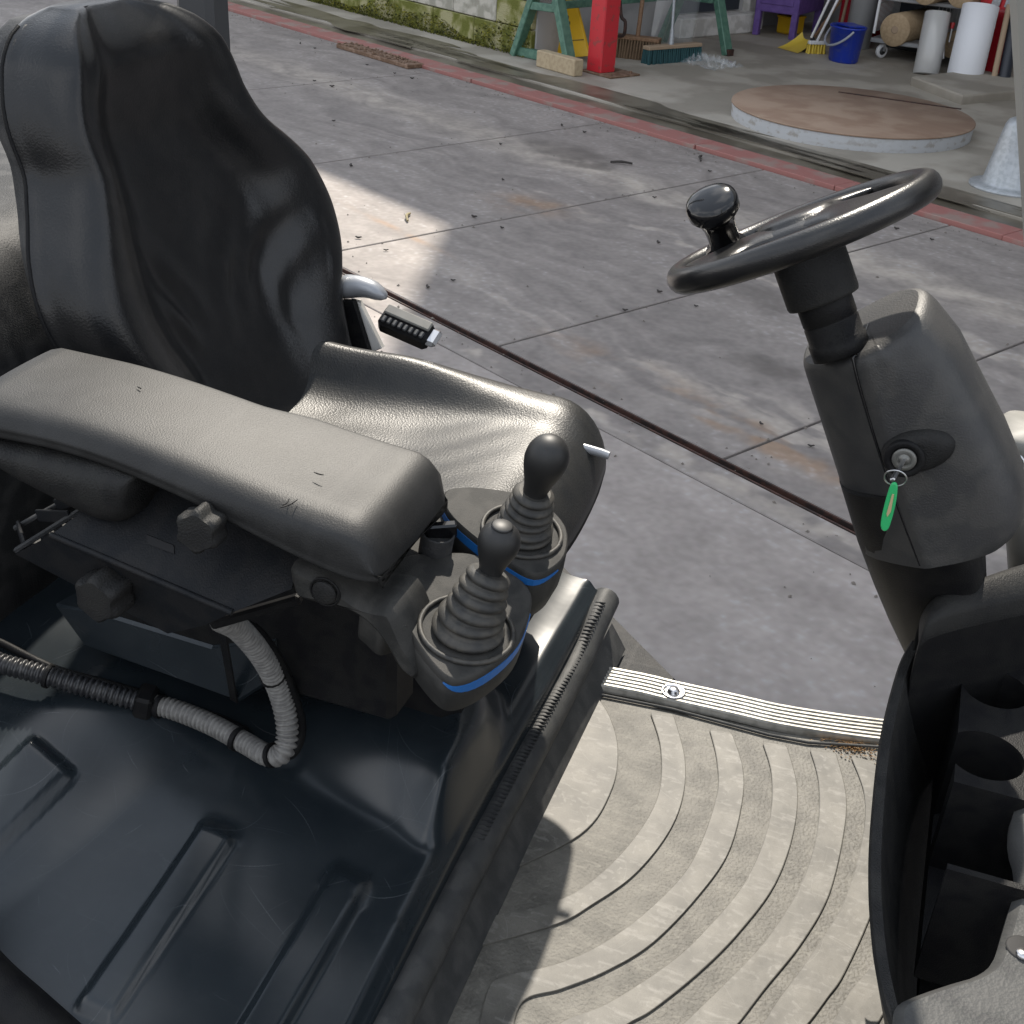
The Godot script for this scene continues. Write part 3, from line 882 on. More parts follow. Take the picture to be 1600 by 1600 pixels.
const FOLDS := [[Vector2(-0.03, 0.27), Vector2(-0.1, 0.376), Vector2(-0.318, 0.476), Vector2(-0.46, 0.52)], [Vector2(-0.25, 0.3), Vector2(-0.316, 0.391), Vector2(-0.559, 0.478), Vector2(-0.854, 0.521)], [Vector2(0.4, 0.52), Vector2(0.29, 0.47), Vector2(0.178, 0.4), Vector2(0.119, 0.33)], [Vector2(-0.44, 0.26), Vector2(-0.51, 0.33), Vector2(-0.748, 0.403), Vector2(-0.95, 0.43)], [Vector2(0.45, 0.42), Vector2(0.33, 0.36), Vector2(0.22, 0.28)]]
func crease(p: Vector3, amount: float) -> float:        # folds of the cover where the back is leaned on
	var s := (p.z - SZ) / 0.28
	var v := (p.y - 0.86) / 0.592
	var d := 0.0
	var q0 := Vector2(s, v)
	for f in FOLDS:
		var best := 9.0
		var at := 0.0
		for i in f.size() - 1:
			var c := Geometry2D.get_closest_point_to_segment(q0, f[i], f[i + 1])
			if q0.distance_to(c) < absf(best):
				best = q0.distance_to(c) * signf((f[i + 1] - f[i]).cross(q0 - f[i]))
				at = (i + (c - f[i]).length() / maxf(0.001, (f[i + 1] - f[i]).length())) / (f.size() - 1.0)
		var env := sin(PI * clampf(0.08 + 0.84 * at, 0.0, 1.0))
		if at <= 0.001 or at >= 0.999: env *= gs(absf(best), 0.05)
		d += 0.0065 * env * (gs(best, 0.035) - 0.7 * gs(best - 0.075, 0.04) - 0.4 * gs(best + 0.075, 0.05))
	return d * amount

func seat() -> void:
	var rings := []
	var n := 64
	for i in n + 1:
		var v := float(i) / n
		if i > n - 12: v = 1.0 - 0.1875 * pow((n - i) / 12.0, 1.7)
		var r := back_ring(minf(v, 0.9995), 0.0, false)
		for j in r.size():
			var xe := -0.838 - 0.34 * (r[j].y - 0.95)
			if r[j].x > xe - 0.075 and absf(r[j].z - SZ) < back_w(r[j].y) * 0.9: r[j].x += crease(r[j], 1.0)
		rings.append(r)
	var st := S()
	loft(st, rings, 1, 1)
	var bk := part("seat_backrest", st, M.leather)
	var sr := []
	for i in 40:
		sr.append(back_ring(minf(0.02 + 0.955 * i / 39.0, 0.985), 0.004, true))
	var sh := S()
	loft(sh, sr, 1, 1)
	part("backrest_shell", sh, M.shell)
	for sgn in [-1.0, 1.0]:
		var pth := []
		for i in range(2, 58):
			var v := i / 60.0
			var r: PackedVector3Array = rings[int(v * n)]
			var best := Vector3.ZERO
			for p in r:
				if best == Vector3.ZERO or (p.z - best.z) * sgn > 0: best = p
			pth.append(best + Vector3(-0.004, 0, -0.0005 * sgn))
		var sm_ := S()
		tube(sm_, pth, 0.0028, 6)
		put(bk, "seam", sm_, M.black)
	# cushion: rings across, marching from back to front
	var cr := []
	var m := 58
	for i in m + 1:
		var u := float(i) / m
		var x := lerpf(-0.95, -0.402, u)
		var fr := clampf((u - 0.84) / 0.16, 0.0, 1.0)
		if fr > 0.0: x = lerpf(-0.95, -0.402, 0.84) + 0.0877 * sin(fr * PI / 2)
		var drop := 1.0 - cos(fr * PI / 2)
		var w := 0.235 + 0.032 * sm(0.1, 0.7, u) - 0.045 * drop
		var zc := SZ + 0.015
		var top := 0.900 + 0.012 * sm(0.5, 0.85, u) - 0.010 * sm(0.0, 0.3, u)
		var bl := 0.062 * (1.0 - 0.70 * sm(0.36, 0.86, u))
		var pts := []
		var bot := lerpf(0.82, 0.835, fr)
		for c in [[0, 0.0], [0.35, 0.003], [0.55, 0.30 * bl], [0.70, 0.86 * bl], [0.80, bl], [0.91, 0.70 * bl], [0.985, -0.018], [1.0, -0.055], [0.97, -0.105], [0.6, -0.12], [0, -0.12],
			[-0.6, -0.12], [-0.97, -0.105], [-1.0, -0.055], [-0.985, -0.018], [-0.91, 0.70 * bl], [-0.80, bl], [-0.70, 0.86 * bl], [-0.55, 0.30 * bl], [-0.35, 0.003]]:
			var y: float = top + c[1]
			var mid := top - 0.085
			y = lerpf(y, mid, drop * 0.93)
			pts.append(Vector3(x + 0.02 * (1.0 - c[0] * c[0]) * fr, y, zc + c[0] * w))
		var ring := PackedVector3Array(crv(pts, 7, true))
		for j in ring.size():
			var p := ring[j]
			if p.y > top - 0.03:
				var fold := 0.0004 * sin((p.x * 0.8 + p.z * 1.1) * 74.0 + 1.8 * sin(p.x * 23.0)) * gs(p.z - SZ + 0.05, 0.16) * sm(-0.86, -0.72, p.x) * (1.0 - sm(-0.56, -0.43, p.x))
				ring[j].y += fold
		cr.append(ring)
	var cs := S()
	loft(cs, cr, 1, 1)
	part("seat_cushion", cs, M.seat_top)
	# small lever at the front, recliner arm and belt buckle at the far side
	var lv := S()
	tube(lv, [Vector3(-0.4296,0.8811,-1.6000), Vector3(-0.3949,0.8784,-1.6000), Vector3(-0.3830,0.8769,-1.6000)], [0.0068, 0.0068, 0.0062], 12)
	part("seat_lever", lv, M.chrome_grey)
	var ra := S()
	var pad_r := []
	for i in 9:
		var t := i / 8.0
		var c: Vector3 = (Vector3(-0.8799,1.0064,-1.7400)).lerp(Vector3(-0.8084,1.0037,-1.7400), t) + Vector3(0, 0.006 * sin(t * PI), 0)
		var w := 0.026 * (1.0 - 0.35 * t) * (1.0 if i < 7 else (0.85 if i == 7 else 0.45))
		var ring := PackedVector3Array()
		for j in 14:
			var a := TAU * j / 14
			ring.append(c + Vector3(-0.1 * sin(a) * w, sin(a) * w * 0.75, cos(a) * w * 0.9))
		pad_r.append(ring)
	loft(ra, pad_r, 1, 1)
	part("recliner_handle", ra, M.chrome_grey)
	part("recliner_bracket", plate([Vector3(-0.8719,0.9856,-1.7350), Vector3(-0.8547,0.9864,-1.7350), Vector3(-0.8136,0.9134,-1.7350), Vector3(-0.8553,0.8884,-1.7350), Vector3(-0.8844,0.9056,-1.7350)], Vector3(0, 0, -0.012), 0.002), M.white_wall)
	part("hinge_plate", plate([Vector3(-0.9103,0.9836,-1.7200), Vector3(-0.8564,0.9931,-1.7200), Vector3(-0.8248,0.8999,-1.7200), Vector3(-0.9423,0.8772,-1.7200)], Vector3(0, 0, -0.010), 0.002), M.black)
	var c0: Vector3 = Vector3(-0.7675,0.9647,-1.7300)
	var ax: Vector3 = ((Vector3(-0.7003,0.9423,-1.7300)) - (Vector3(-0.8296,0.9730,-1.7300))).normalized()
	var up := Vector3(0.10, 0.86, 0.50).normalized()
	up = (up - ax * up.dot(ax)).normalized()
	var bb := Basis(ax, up, ax.cross(up))
	var bu := S()
	box(bu, Transform3D(bb, c0 - up * 0.008), Vector3(0.088, 0.030, 0.040), 0.006)
	var buckle := part("belt_buckle", bu, M.black)
	var tp := S()
	box(tp, Transform3D(bb, c0 + up * 0.0095 + bb.z * -0.008), Vector3(0.080, 0.006, 0.018), 0.002)
	put(buckle, "label_face", tp, M.pale)
	var rb := S()
	for i in 8: box(rb, Transform3D(bb, c0 + up * 0.009 + bb.z * 0.012 + ax * (-0.034 + i * 0.0096)), Vector3(0.0062, 0.006, 0.012), 0.0016)
	put(buckle, "ribs", rb, M.darkgrey)
	var tg := S()
	box(tg, Transform3D(bb, c0 + ax * 0.048 - up * 0.004), Vector3(0.020, 0.012, 0.034), 0.005)
	put(buckle, "release_button", tg, M.steel)

# ---- armrest with its bracket
func armrest() -> void:
	var rings := []
	var n := 44
	for i in n + 1:
		var u := float(i) / n
		var x := lerpf(-0.895, -0.418, u)
		var fr := clampf((u - 0.915) / 0.085, 0.0, 1.0)
		var bk := clampf((0.05 - u) / 0.05, 0.0, 1.0)
		var drop := 1.0 - sqrt(maxf(0.0, 1.0 - fr * fr))
		var dropb := 1.0 - sqrt(maxf(0.0, 1.0 - bk * bk))
		var zf := -1.053 - 0.012 * sm(0.55, 0.70, u) + 0.012 * (drop + dropb)
		var zn := -0.884 - 0.010 * (drop + dropb) - 0.010 * gs(u - 0.35, 0.35)
		var top := 1.156 - 0.036 * sm(0.20, 1.0, u) - 0.004 * u
		var th := 0.040 - 0.004 * gs(u - 0.3, 0.3) + 0.016 * sm(0.55, 1.0, u)
		top -= drop * 0.044 + dropb * 0.02
		var bot := top - th * (1.0 - 0.75 * drop) + dropb * 0.01
		var sag := 0.006 * sm(0.5, 0.9, u)
		var pts := [Vector3(x, top, zf + 0.020), Vector3(x, top - sag * 0.6, (zf + zn) / 2), Vector3(x, top - 0.003, zn - 0.034), Vector3(x, top - 0.008, zn - 0.012), Vector3(x, top - 0.019, zn - 0.001), Vector3(x, bot + 0.010, zn + 0.001), Vector3(x, bot, zn - 0.008),
			Vector3(x, bot + 0.004, (zf + zn) / 2), Vector3(x, bot, zf + 0.010), Vector3(x, bot + 0.012, zf), Vector3(x, top - 0.014, zf), Vector3(x, top - 0.003, zf + 0.008)]
		rings.append(PackedVector3Array(crv(pts, 5, true)))
	var st := S()
	loft(st, rings, 1, 1)
	var pad := part("armrest_pad", st, M.foam)
	# little cuts in the foam
	for q in [[Vector3(-0.5184,1.1210,-0.8847), Vector3(-0.5107,1.1210,-0.9073)], [Vector3(-0.5186,1.1210,-0.8899), Vector3(-0.5188,1.1210,-0.9048)], [Vector3(-0.5177,1.1270,-0.9513), Vector3(-0.5064,1.1270,-0.9509)], [Vector3(-0.7430,1.1550,-0.9932), Vector3(-0.7362,1.1550,-0.9912)]]:
		var a: Vector3 = q[0]
		var b: Vector3 = q[1]
		var mid := (a + b) / 2 + Vector3(0.002, 0, 0.001)
		var cu := S()
		tube(cu, crv([a, mid, b], 4), [0.0002, 0.0005, 0.0007, 0.0007, 0.0007, 0.0007, 0.0006, 0.0005, 0.0002], 5)
		put(pad, "cut", cu, M.black)
	# rounded block under the rear of the pad
	var rb := S()
	var rr := []
	for i in 17:
		var t := i / 16.0
		var e := sqrt(maxf(0.02, 1.0 - pow(2.0 * t - 1.0, 6.0)))
		var x := lerpf(-0.855, -0.685, t)
		var hb := 0.035 + 0.030 * sm(0.0, 0.8, t)
		var yc := 1.112
		rr.append(PackedVector3Array(crv([Vector3(x, yc, -1.0), Vector3(x, yc, -0.905 + 0.012 * e), Vector3(x, yc - hb * e * 0.6, -0.890 + 0.008 * e), Vector3(x, yc - hb * e, -0.90), Vector3(x, yc - hb * e - 0.006, -0.94), Vector3(x, yc - hb * e, -1.0)], 4, true)))
	loft(rb, rr, 1, 1)
	part("armrest_block", rb, M.dusty)
	# folded bracket box below: upper face, ridge, lower face
	var upl2: Vector3 = Vector3(-0.7743,1.0338,-0.8720)
	var ri_r: Vector3 = Vector3(-0.5678,0.9983,-0.8720)
	var tip: Vector3 = Vector3(-0.5222,1.0165,-0.9090)
	var u2: Vector3 = Vector3(-0.7222,1.0813,-0.9525)
	var u3: Vector3 = Vector3(-0.5390,1.0654,-0.9748)
	var lo_l: Vector3 = Vector3(-0.8451,0.9795,-0.8954)
	var lo_m: Vector3 = Vector3(-0.6699,0.9221,-0.9050)
	var lo_r: Vector3 = Vector3(-0.6137,0.9585,-0.8888)
	var up_l := u2
	var bk := Vector3(0, 0, -0.09)
	var fs := S()
	var cc := (up_l + lo_m) / 2 + Vector3(0, 0, -0.07)
	face(fs, [u2, u3, tip, ri_r, upl2], cc)
	face(fs, [upl2, ri_r, lo_r, lo_m, lo_l], cc)
	face(fs, [lo_l, lo_m, lo_m + bk, lo_l + bk], cc)
	face(fs, [lo_m, lo_r, lo_r + bk, lo_m + bk], cc)
	face(fs, [ri_r, tip, tip + bk, lo_r + bk, lo_r], cc)
	face(fs, [tip, u3, u3 + bk, tip + bk], cc)
	face(fs, [u2, u3, u3 + bk, u2 + bk], cc)
	var br := part("armrest_bracket", fs, M.bracket)
	var ridge := S()
	tube(ridge, [upl2, ri_r], 0.0035, 8)
	put(br, "fold", ridge, M.bracket)
	# open end with cross ribs
	put(br, "end_rail", beam(lo_l + Vector3(0, 0.004, 0), u2 + Vector3(0, -0.005, -0.005), 0.006, 0.005, 0.001), M.shell)
	var e2l: Vector3 = Vector3(-0.9019,0.9623,-0.9600)
	var e2r: Vector3 = Vector3(-0.8487,0.9979,-0.9900)
	put(br, "end_rail", beam(e2l, e2r, 0.006, 0.005, 0.001), M.shell)
	for t in [0.08, 0.45, 0.8]: put(br, "end_rib", beam(lo_l.lerp(u2, t), e2l.lerp(e2r, t), 0.004, 0.014, 0.001), M.bracket)
	put(br, "slot_shade", plate([(Vector3(-0.6819,1.0402,-0.9038)) + Vector3(0, 0.001, 0.001), (Vector3(-0.6512,1.0352,-0.9041)) + Vector3(0, 0.001, 0.001), (Vector3(-0.6469,1.0300,-0.8978)) + Vector3(0, 0.001, 0.001), (Vector3(-0.6756,1.0343,-0.8969)) + Vector3(0, 0.001, 0.001)], Vector3(0, -0.001, -0.003), 0.0), M.ink2)  # flat dark plate, its colour stands in for a shaded slot
	star_knob(Vector3(-0.5950,1.0872,-0.8680), Vector3(0.10, 0.10, 1.0), 0.0235)
	star_knob(Vector3(-0.7135,0.9826,-0.8620), Vector3(-0.05, 0.0, 1.0), 0.0280)
	part("added_sun_block", bx(Vector3(0.42, 0.34, 0.07), Vector3(-0.715, 0.865, -1.150), 0.01), M.black)  # added black box: keeps sun off the hood, darkens the gap
	# side plate standing on the hood behind
	part("side_plate", plate([Vector3(-0.9963,0.7414,-1.1100), Vector3(-0.9300,0.7500,-1.1100), Vector3(-0.7574,0.7448,-1.1100), Vector3(-0.6638,0.7824,-1.1100), Vector3(-0.6645,0.7229,-1.1100), Vector3(-0.7232,0.6653,-1.1100), Vector3(-0.9587,0.6849,-1.1100)], Vector3(0, -0.02, -0.12), 0.004), M.hood)
	# front arm that carries the joystick console
	var neck := [Vector3(-0.5135,1.0545,-0.8920), Vector3(-0.5127,1.0218,-0.8920), Vector3(-0.4990,1.0152,-0.8920), Vector3(-0.4550,1.0158,-0.8920), Vector3(-0.4314,1.0055,-0.8920), Vector3(-0.4145,0.9865,-0.8920), Vector3(-0.4008,0.9640,-0.8920), Vector3(-0.3831,0.9556,-0.8920), Vector3(-0.3740,0.9707,-0.8920), Vector3(-0.3918,1.0007,-0.8920), Vector3(-0.4080,1.0313,-0.8920), Vector3(-0.4360,1.0314,-0.8920), Vector3(-0.4681,1.0443,-0.8920)]
	var nk := part("console_arm", plate(crv(neck, 3, true), Vector3(0, 0, -0.065), 0.008), M.console)
	var plug := S()
	lathe(plug, [[0.0, 0.0], [0.0125, 0.0], [0.0125, 0.0030], [0.0105, 0.0042], [0.0, 0.0044]], 20, along(Vector3(0, 0, 1), Vector3(-0.4765,1.0355,-0.8920)))
	put(nk, "plug", plug, M.dusty)
	var pr := S()
	var ring := []
	for i in 25:
		var a := TAU * i / 24
		ring.append((Vector3(-0.4759,1.0362,-0.8910)) + Vector3(cos(a), sin(a), 0.0) * 0.0150)
	tube(pr, ring, 0.0013, 6)
	put(nk, "plug_ring", pr, M.black)

func star_knob(at: Vector3, axis: Vector3, r: float) -> void:
	var tr := along(axis, at)
	var rings := []
	for p in [[0.55, -0.030], [0.60, -0.024], [0.92, -0.022], [1.0, -0.016], [1.0, 0.004], [0.93, 0.009], [0.80, 0.011]]:
		var ring := PackedVector3Array()
		for j in 48:
			var a := TAU * j / 48
			var q: float = 1.0 - 0.22 * (0.5 - 0.5 * cos(a * 6.0)) * (1.0 if p[0] > 0.85 else 0.4)
			ring.append(tr * Vector3(cos(a) * r * p[0] * q, p[1] * r / 0.026, sin(a) * r * p[0] * q))
		rings.append(ring)
	var st := S()
	loft(st, rings, 1, 2)
	part("star_knob", st, M.dusty)

# ---- joystick console
func pod(called: String, outline: Array, nrm: Vector3, deep: float, top: Material, trim: Array) -> void:
	var ol := crv(outline, 4, true)
	var c := Vector3.ZERO
	for p in ol: c += p
	c /= ol.size()
	var mk := func(scale: float, down: float) -> PackedVector3Array:
		var r := PackedVector3Array()
		for p in ol: r.append(c + (p - c) * scale - nrm * down)
		return r
	var a := S()
	loft(a, [mk.call(0.965, 0.0), mk.call(0.99, 0.0012), mk.call(1.0, 0.005), mk.call(1.0, 0.008)], 1, -1)
	var plate_ := part(called, a, top)
	if trim.size() > 0:
		var rr := []
		var k: int = trim[1] - trim[0]
		for i in k + 1:
			var p: Vector3 = ol[(trim[0] + i + ol.size()) % ol.size()]
			var o: Vector3 = (p - c)
			var e := sin(PI * i / k)
			rr.append(PackedVector3Array([c + o * 0.98 - nrm * 0.0075, c + o * 1.010 - nrm * 0.0078, c + o * 1.016 - nrm * (0.0085 + 0.010 * e), c + o * 0.98 - nrm * (0.0090 + 0.010 * e)]))
		var b := S()
		loft(b, rr, -1, -1)
		put(plate_, "blue_trim", b, M.blue)
	var d := S()
	loft(d, [mk.call(0.99, 0.0082), mk.call(1.004, 0.0090), mk.call(1.012, 0.022), mk.call(1.0, 0.042), mk.call(0.92, deep - 0.012), mk.call(0.78, deep)], 1, 2)
	put(plate_, "housing", d, M.console)

func console() -> void:
	var n1 := Vector3(0.16, 0.95, 0.10).normalized()
	pod("near_panel", [Vector3(-0.4401,1.0167,-0.9659), Vector3(-0.4506,1.0207,-0.9873), Vector3(-0.4408,1.0214,-1.0098), Vector3(-0.4086,1.0187,-1.0354), Vector3(-0.3813,1.0155,-1.0484), Vector3(-0.3398,1.0080,-1.0436), Vector3(-0.3134,1.0018,-1.0275), Vector3(-0.3038,0.9976,-1.0029), Vector3(-0.2983,0.9916,-0.9542), Vector3(-0.3089,0.9886,-0.9085), Vector3(-0.3258,0.9881,-0.8775), Vector3(-0.3437,0.9906,-0.8723), Vector3(-0.3791,0.9989,-0.8948), Vector3(-0.4145,1.0084,-0.9284)], n1, 0.062, M.console, [28, 44])
	pod("far_panel", [Vector3(-0.4407,1.0429,-1.0965), Vector3(-0.4429,1.0453,-1.1161), Vector3(-0.4208,1.0437,-1.1365), Vector3(-0.3813,1.0388,-1.1525), Vector3(-0.3439,1.0326,-1.1538), Vector3(-0.3097,1.0243,-1.1301), Vector3(-0.2956,1.0177,-1.0902), Vector3(-0.2983,1.0150,-1.0602), Vector3(-0.3128,1.0151,-1.0372), Vector3(-0.3430,1.0205,-1.0406), Vector3(-0.3848,1.0292,-1.0560), Vector3(-0.4222,1.0375,-1.0756)], n1, 0.08, M.console, [27, 51])
	# housing between arm and pods: a curved shoulder that follows the front of the pad
	pod("console_housing", [Vector3(-0.4527,1.0143,-0.9234), Vector3(-0.4620,1.0201,-0.9630), Vector3(-0.4639,1.0260,-1.0160), Vector3(-0.4615,1.0312,-1.0692), Vector3(-0.4509,1.0345,-1.1178), Vector3(-0.4368,1.0340,-1.1354), Vector3(-0.4267,1.0286,-1.1000), Vector3(-0.4324,1.0228,-1.0366), Vector3(-0.4384,1.0205,-1.0044), Vector3(-0.4403,1.0182,-0.9803), Vector3(-0.4274,1.0131,-0.9521), Vector3(-0.4110,1.0075,-0.9254), Vector3(-0.4204,1.0072,-0.9073), Vector3(-0.4383,1.0109,-0.9135)].map(func(q): return q - n1 * 0.004), n1, 0.060, M.console, [])
	# rotary cap between the panels
	var cp: Vector3 = Vector3(-0.4201,1.0327,-1.0328)
	var cs := S()
	lathe(cs, [[0.0175, -0.02], [0.0175, 0.008], [0.0172, 0.0095], [0.0158, 0.0095], [0.0155, 0.004], [0.0, 0.004]], 28, along(n1, cp))
	var cap := part("rotary_switch", cs, M.shell)
	var wd := beam(cp + n1 * 0.010 + Vector3(-0.012, 0, 0.005), cp + n1 * 0.012 + Vector3(0.016, 0.0, -0.010), 0.010, 0.018, 0.002, n1)
	put(cap, "grip", wd, M.gloss)
	joystick(Vector3(-0.3482,0.9984,-0.9387), Vector3(0.15, 0.97, -0.12), Vector3(-0.3328,1.0609,-0.9550), 0.0365, n1, Vector3(-0.3269,1.0964,-0.9620), 0.0205, true)
	joystick(Vector3(-0.3479,1.0268,-1.0925), Vector3(0.25, 0.95, -0.05), Vector3(-0.3340,1.0835,-1.0850), 0.033, n1, Vector3(-0.3222,1.1321,-1.0850), 0.0228, false)

func joystick(base: Vector3, _ax: Vector3, top: Vector3, r0: float, nrm: Vector3, tip: Vector3, kr: float, near: bool) -> void:
	# bellows: seven folds from the panel up to the lever
	var ax := (top - base)
	var L := ax.length()
	var dir := ax.normalized()
	var rings := []
	var folds := 6
	for i in folds * 8 + 1:
		var t := i / (folds * 8.0)
		var ph := fposmod(t * folds, 1.0)
		var fold: float = pow(absf(sin(ph * PI)), 0.7)
		var env := lerpf(r0, 0.0205, pow(t, 0.9))
		var r := env * (0.82 + 0.22 * fold)
		var d := nrm.lerp(dir, clampf(t * 1.5, 0.0, 1.0)).normalized()
		var x := d.cross(Vector3.BACK).normalized()
		var z := x.cross(d)
		var wob := 0.0016 * sin(floorf(t * folds) * 2.7 + r0 * 900.0) * sin(t * PI)
		var c := base + ax * t + x * wob + z * wob * 0.6
		d = (d + x * wob * 28.0 * fold).normalized()
		x = (x - d * x.dot(d)).normalized()
		z = x.cross(d)
		var ring := PackedVector3Array()
		for j in 30:
			var a := TAU * j / 30
			ring.append(c + x * cos(a) * r + z * sin(a) * r)
		rings.append(ring)
	var st := S()
	loft(st, rings, 1, 2)
	var be := part("joystick", st, M.bellows)
	var rr := []
	var tr := along(nrm, base + nrm * 0.001)
	for i in 37:
		var a := TAU * i / 36
		rr.append(tr * Vector3(cos(a), 0, sin(a)) .normalized() * 0.0 + tr * Vector3(cos(a) * (r0 + 0.0095), 0.001, sin(a) * (r0 + 0.0095)))
	var rs := S()
	tube(rs, rr, 0.0026, 8)
	put(be, "base_ring", rs, M.bellows)
	# egg-shaped grip
	var kd := (tip - top).normalized()
	var kl := top.distance_to(tip) + kr * 0.95
	var prof := []
	for i in 25:
		var t := i / 24.0
		var w := 0.56 + 0.44 * sm(0.02, 0.62, t)
		if t > 0.62: w = sqrt(maxf(0.0, 1.0 - pow((t - 0.62) / 0.38, 2.2)))
		prof.append([kr * w, kl * t - kr * 0.15])
	var ks := S()
	lathe(ks, prof, 30, along(kd, top))
	var kn := put(be, "grip", ks, M.knob)
	var cr: Vector3 = (kd + Vector3(0.02, 0.25, 0.30)).normalized() if near else kd
	if near:
		var cs := S()
		lathe(cs, [[0.0, 0.0], [kr * 0.50, 0.0], [kr * 0.52, 0.0006], [kr * 0.45, 0.0016], [0.0, 0.0017]], 20, along(cr, top + kd * (kl - kr * 1.18) + cr * (kr * 0.93)))
		put(be, "grip_cap", cs, M.knob)

# ---- wiring harness on the hood
func ribbed(called: String, path: Array, r: float, pitch: float, m: Material) -> MeshInstance3D:
	var sm_ := crv(path, 24)
	var pts := [sm_[0]]
	var step := pitch / 5.0
	var carry := 0.0
	for i in sm_.size() - 1:
		var a: Vector3 = sm_[i]
		var b: Vector3 = sm_[i + 1]
		var d := a.distance_to(b)
		var s := step - carry
		while s < d:
			pts.append(a.lerp(b, s / d))
			s += step
		carry = d - (s - step)
	var rad := []
	for i in pts.size(): rad.append(r * [0.70, 0.90, 1.0, 1.0, 0.88][i % 5])
	var st := S()
	tube(st, pts, rad, 14)
	return part(called, st, m)

func harness() -> void:
	ribbed("corrugated_hose", [Vector3(-1.1026,0.6720,-1.0548), Vector3(-1.0499,0.6680,-1.0530), Vector3(-0.9898,0.6580,-1.0654), Vector3(-0.9258,0.6400,-1.0847), Vector3(-0.8673,0.6220,-1.1058)], 0.0140, 0.0075, M.hose_black)
	var h := ribbed("corrugated_hose", [Vector3(-0.8706,0.6180,-1.1099), Vector3(-0.8289,0.6170,-1.1148), Vector3(-0.7654,0.6170,-1.1078), Vector3(-0.7015,0.6200,-1.0896), Vector3(-0.6606,0.6280,-1.0728), Vector3(-0.6388,0.6400,-1.0724), Vector3(-0.6394,0.6650,-1.0884), Vector3(-0.6495,0.7150,-1.0922), Vector3(-0.6513,0.7900,-1.0607), Vector3(-0.6531,0.8600,-1.0162), Vector3(-0.6517,0.9000,-0.9771)], 0.0145, 0.0074, M.hose)
	var c := S()
	tube(c, crv([Vector3(-1.1250,0.6800,-1.0828), Vector3(-1.0732,0.6750,-1.0829), Vector3(-0.9890,0.6620,-1.0784), Vector3(-0.9282,0.6400,-1.1020), Vector3(-0.8730,0.6220,-1.1215), Vector3(-0.7760,0.6160,-1.1249), Vector3(-0.7199,0.6120,-1.1201)], 8), 0.0055, 10)
	part("black_cable", c, M.black)
	var c2 := S()
	tube(c2, crv([Vector3(-0.6630,0.8600,-1.0258), Vector3(-0.6548,0.8300,-1.0552), Vector3(-0.6457,0.7650,-1.0860), Vector3(-0.6402,0.6900,-1.1099), Vector3(-0.6375,0.6450,-1.1157), Vector3(-0.6406,0.6200,-1.1026), Vector3(-0.6540,0.6120,-1.0960)], 8), 0.0090, 12, 1.0)
	part("black_cable", c2, M.black)
	part("cable_strap", beam(Vector3(-0.6635,0.8700,-0.9958), Vector3(-0.7335,0.6600,-1.1172), 0.012, 0.003, 0.001, Vector3(0,0,1)), M.black)
	part("cable_strap", beam(Vector3(-0.6565,0.9000,-0.9654), Vector3(-0.5554,0.9500,-0.9850), 0.012, 0.012, 0.003), M.black)
	var clip := part("hose_clip", bx(Vector3(0.024, 0.046, 0.040), Vector3(-0.8683,0.6160,-1.1092), 0.004, Vector3(0, 0.3, -0.2)), M.black)
	for q in [[Vector3(-0.9876,0.6570,-1.0663), Vector3(-0.9822,0.6560,-1.0671)], [Vector3(-0.8505,0.6170,-1.1127), Vector3(-0.8435,0.6170,-1.1128)], [Vector3(-0.7202,0.6190,-1.0938), Vector3(-0.7137,0.6190,-1.0925)], [Vector3(-0.6557,0.6300,-1.0724), Vector3(-0.6508,0.6320,-1.0720)], [Vector3(-0.6524,0.7450,-1.0836), Vector3(-0.6535,0.7530,-1.0815)]]:
		var st := S()
		tube(st, [q[0], q[1]], 0.0162, 14)
		put(h, "cable_tie", st, M.black)
	clip.set_meta("label", "black clip holding the grey hose")

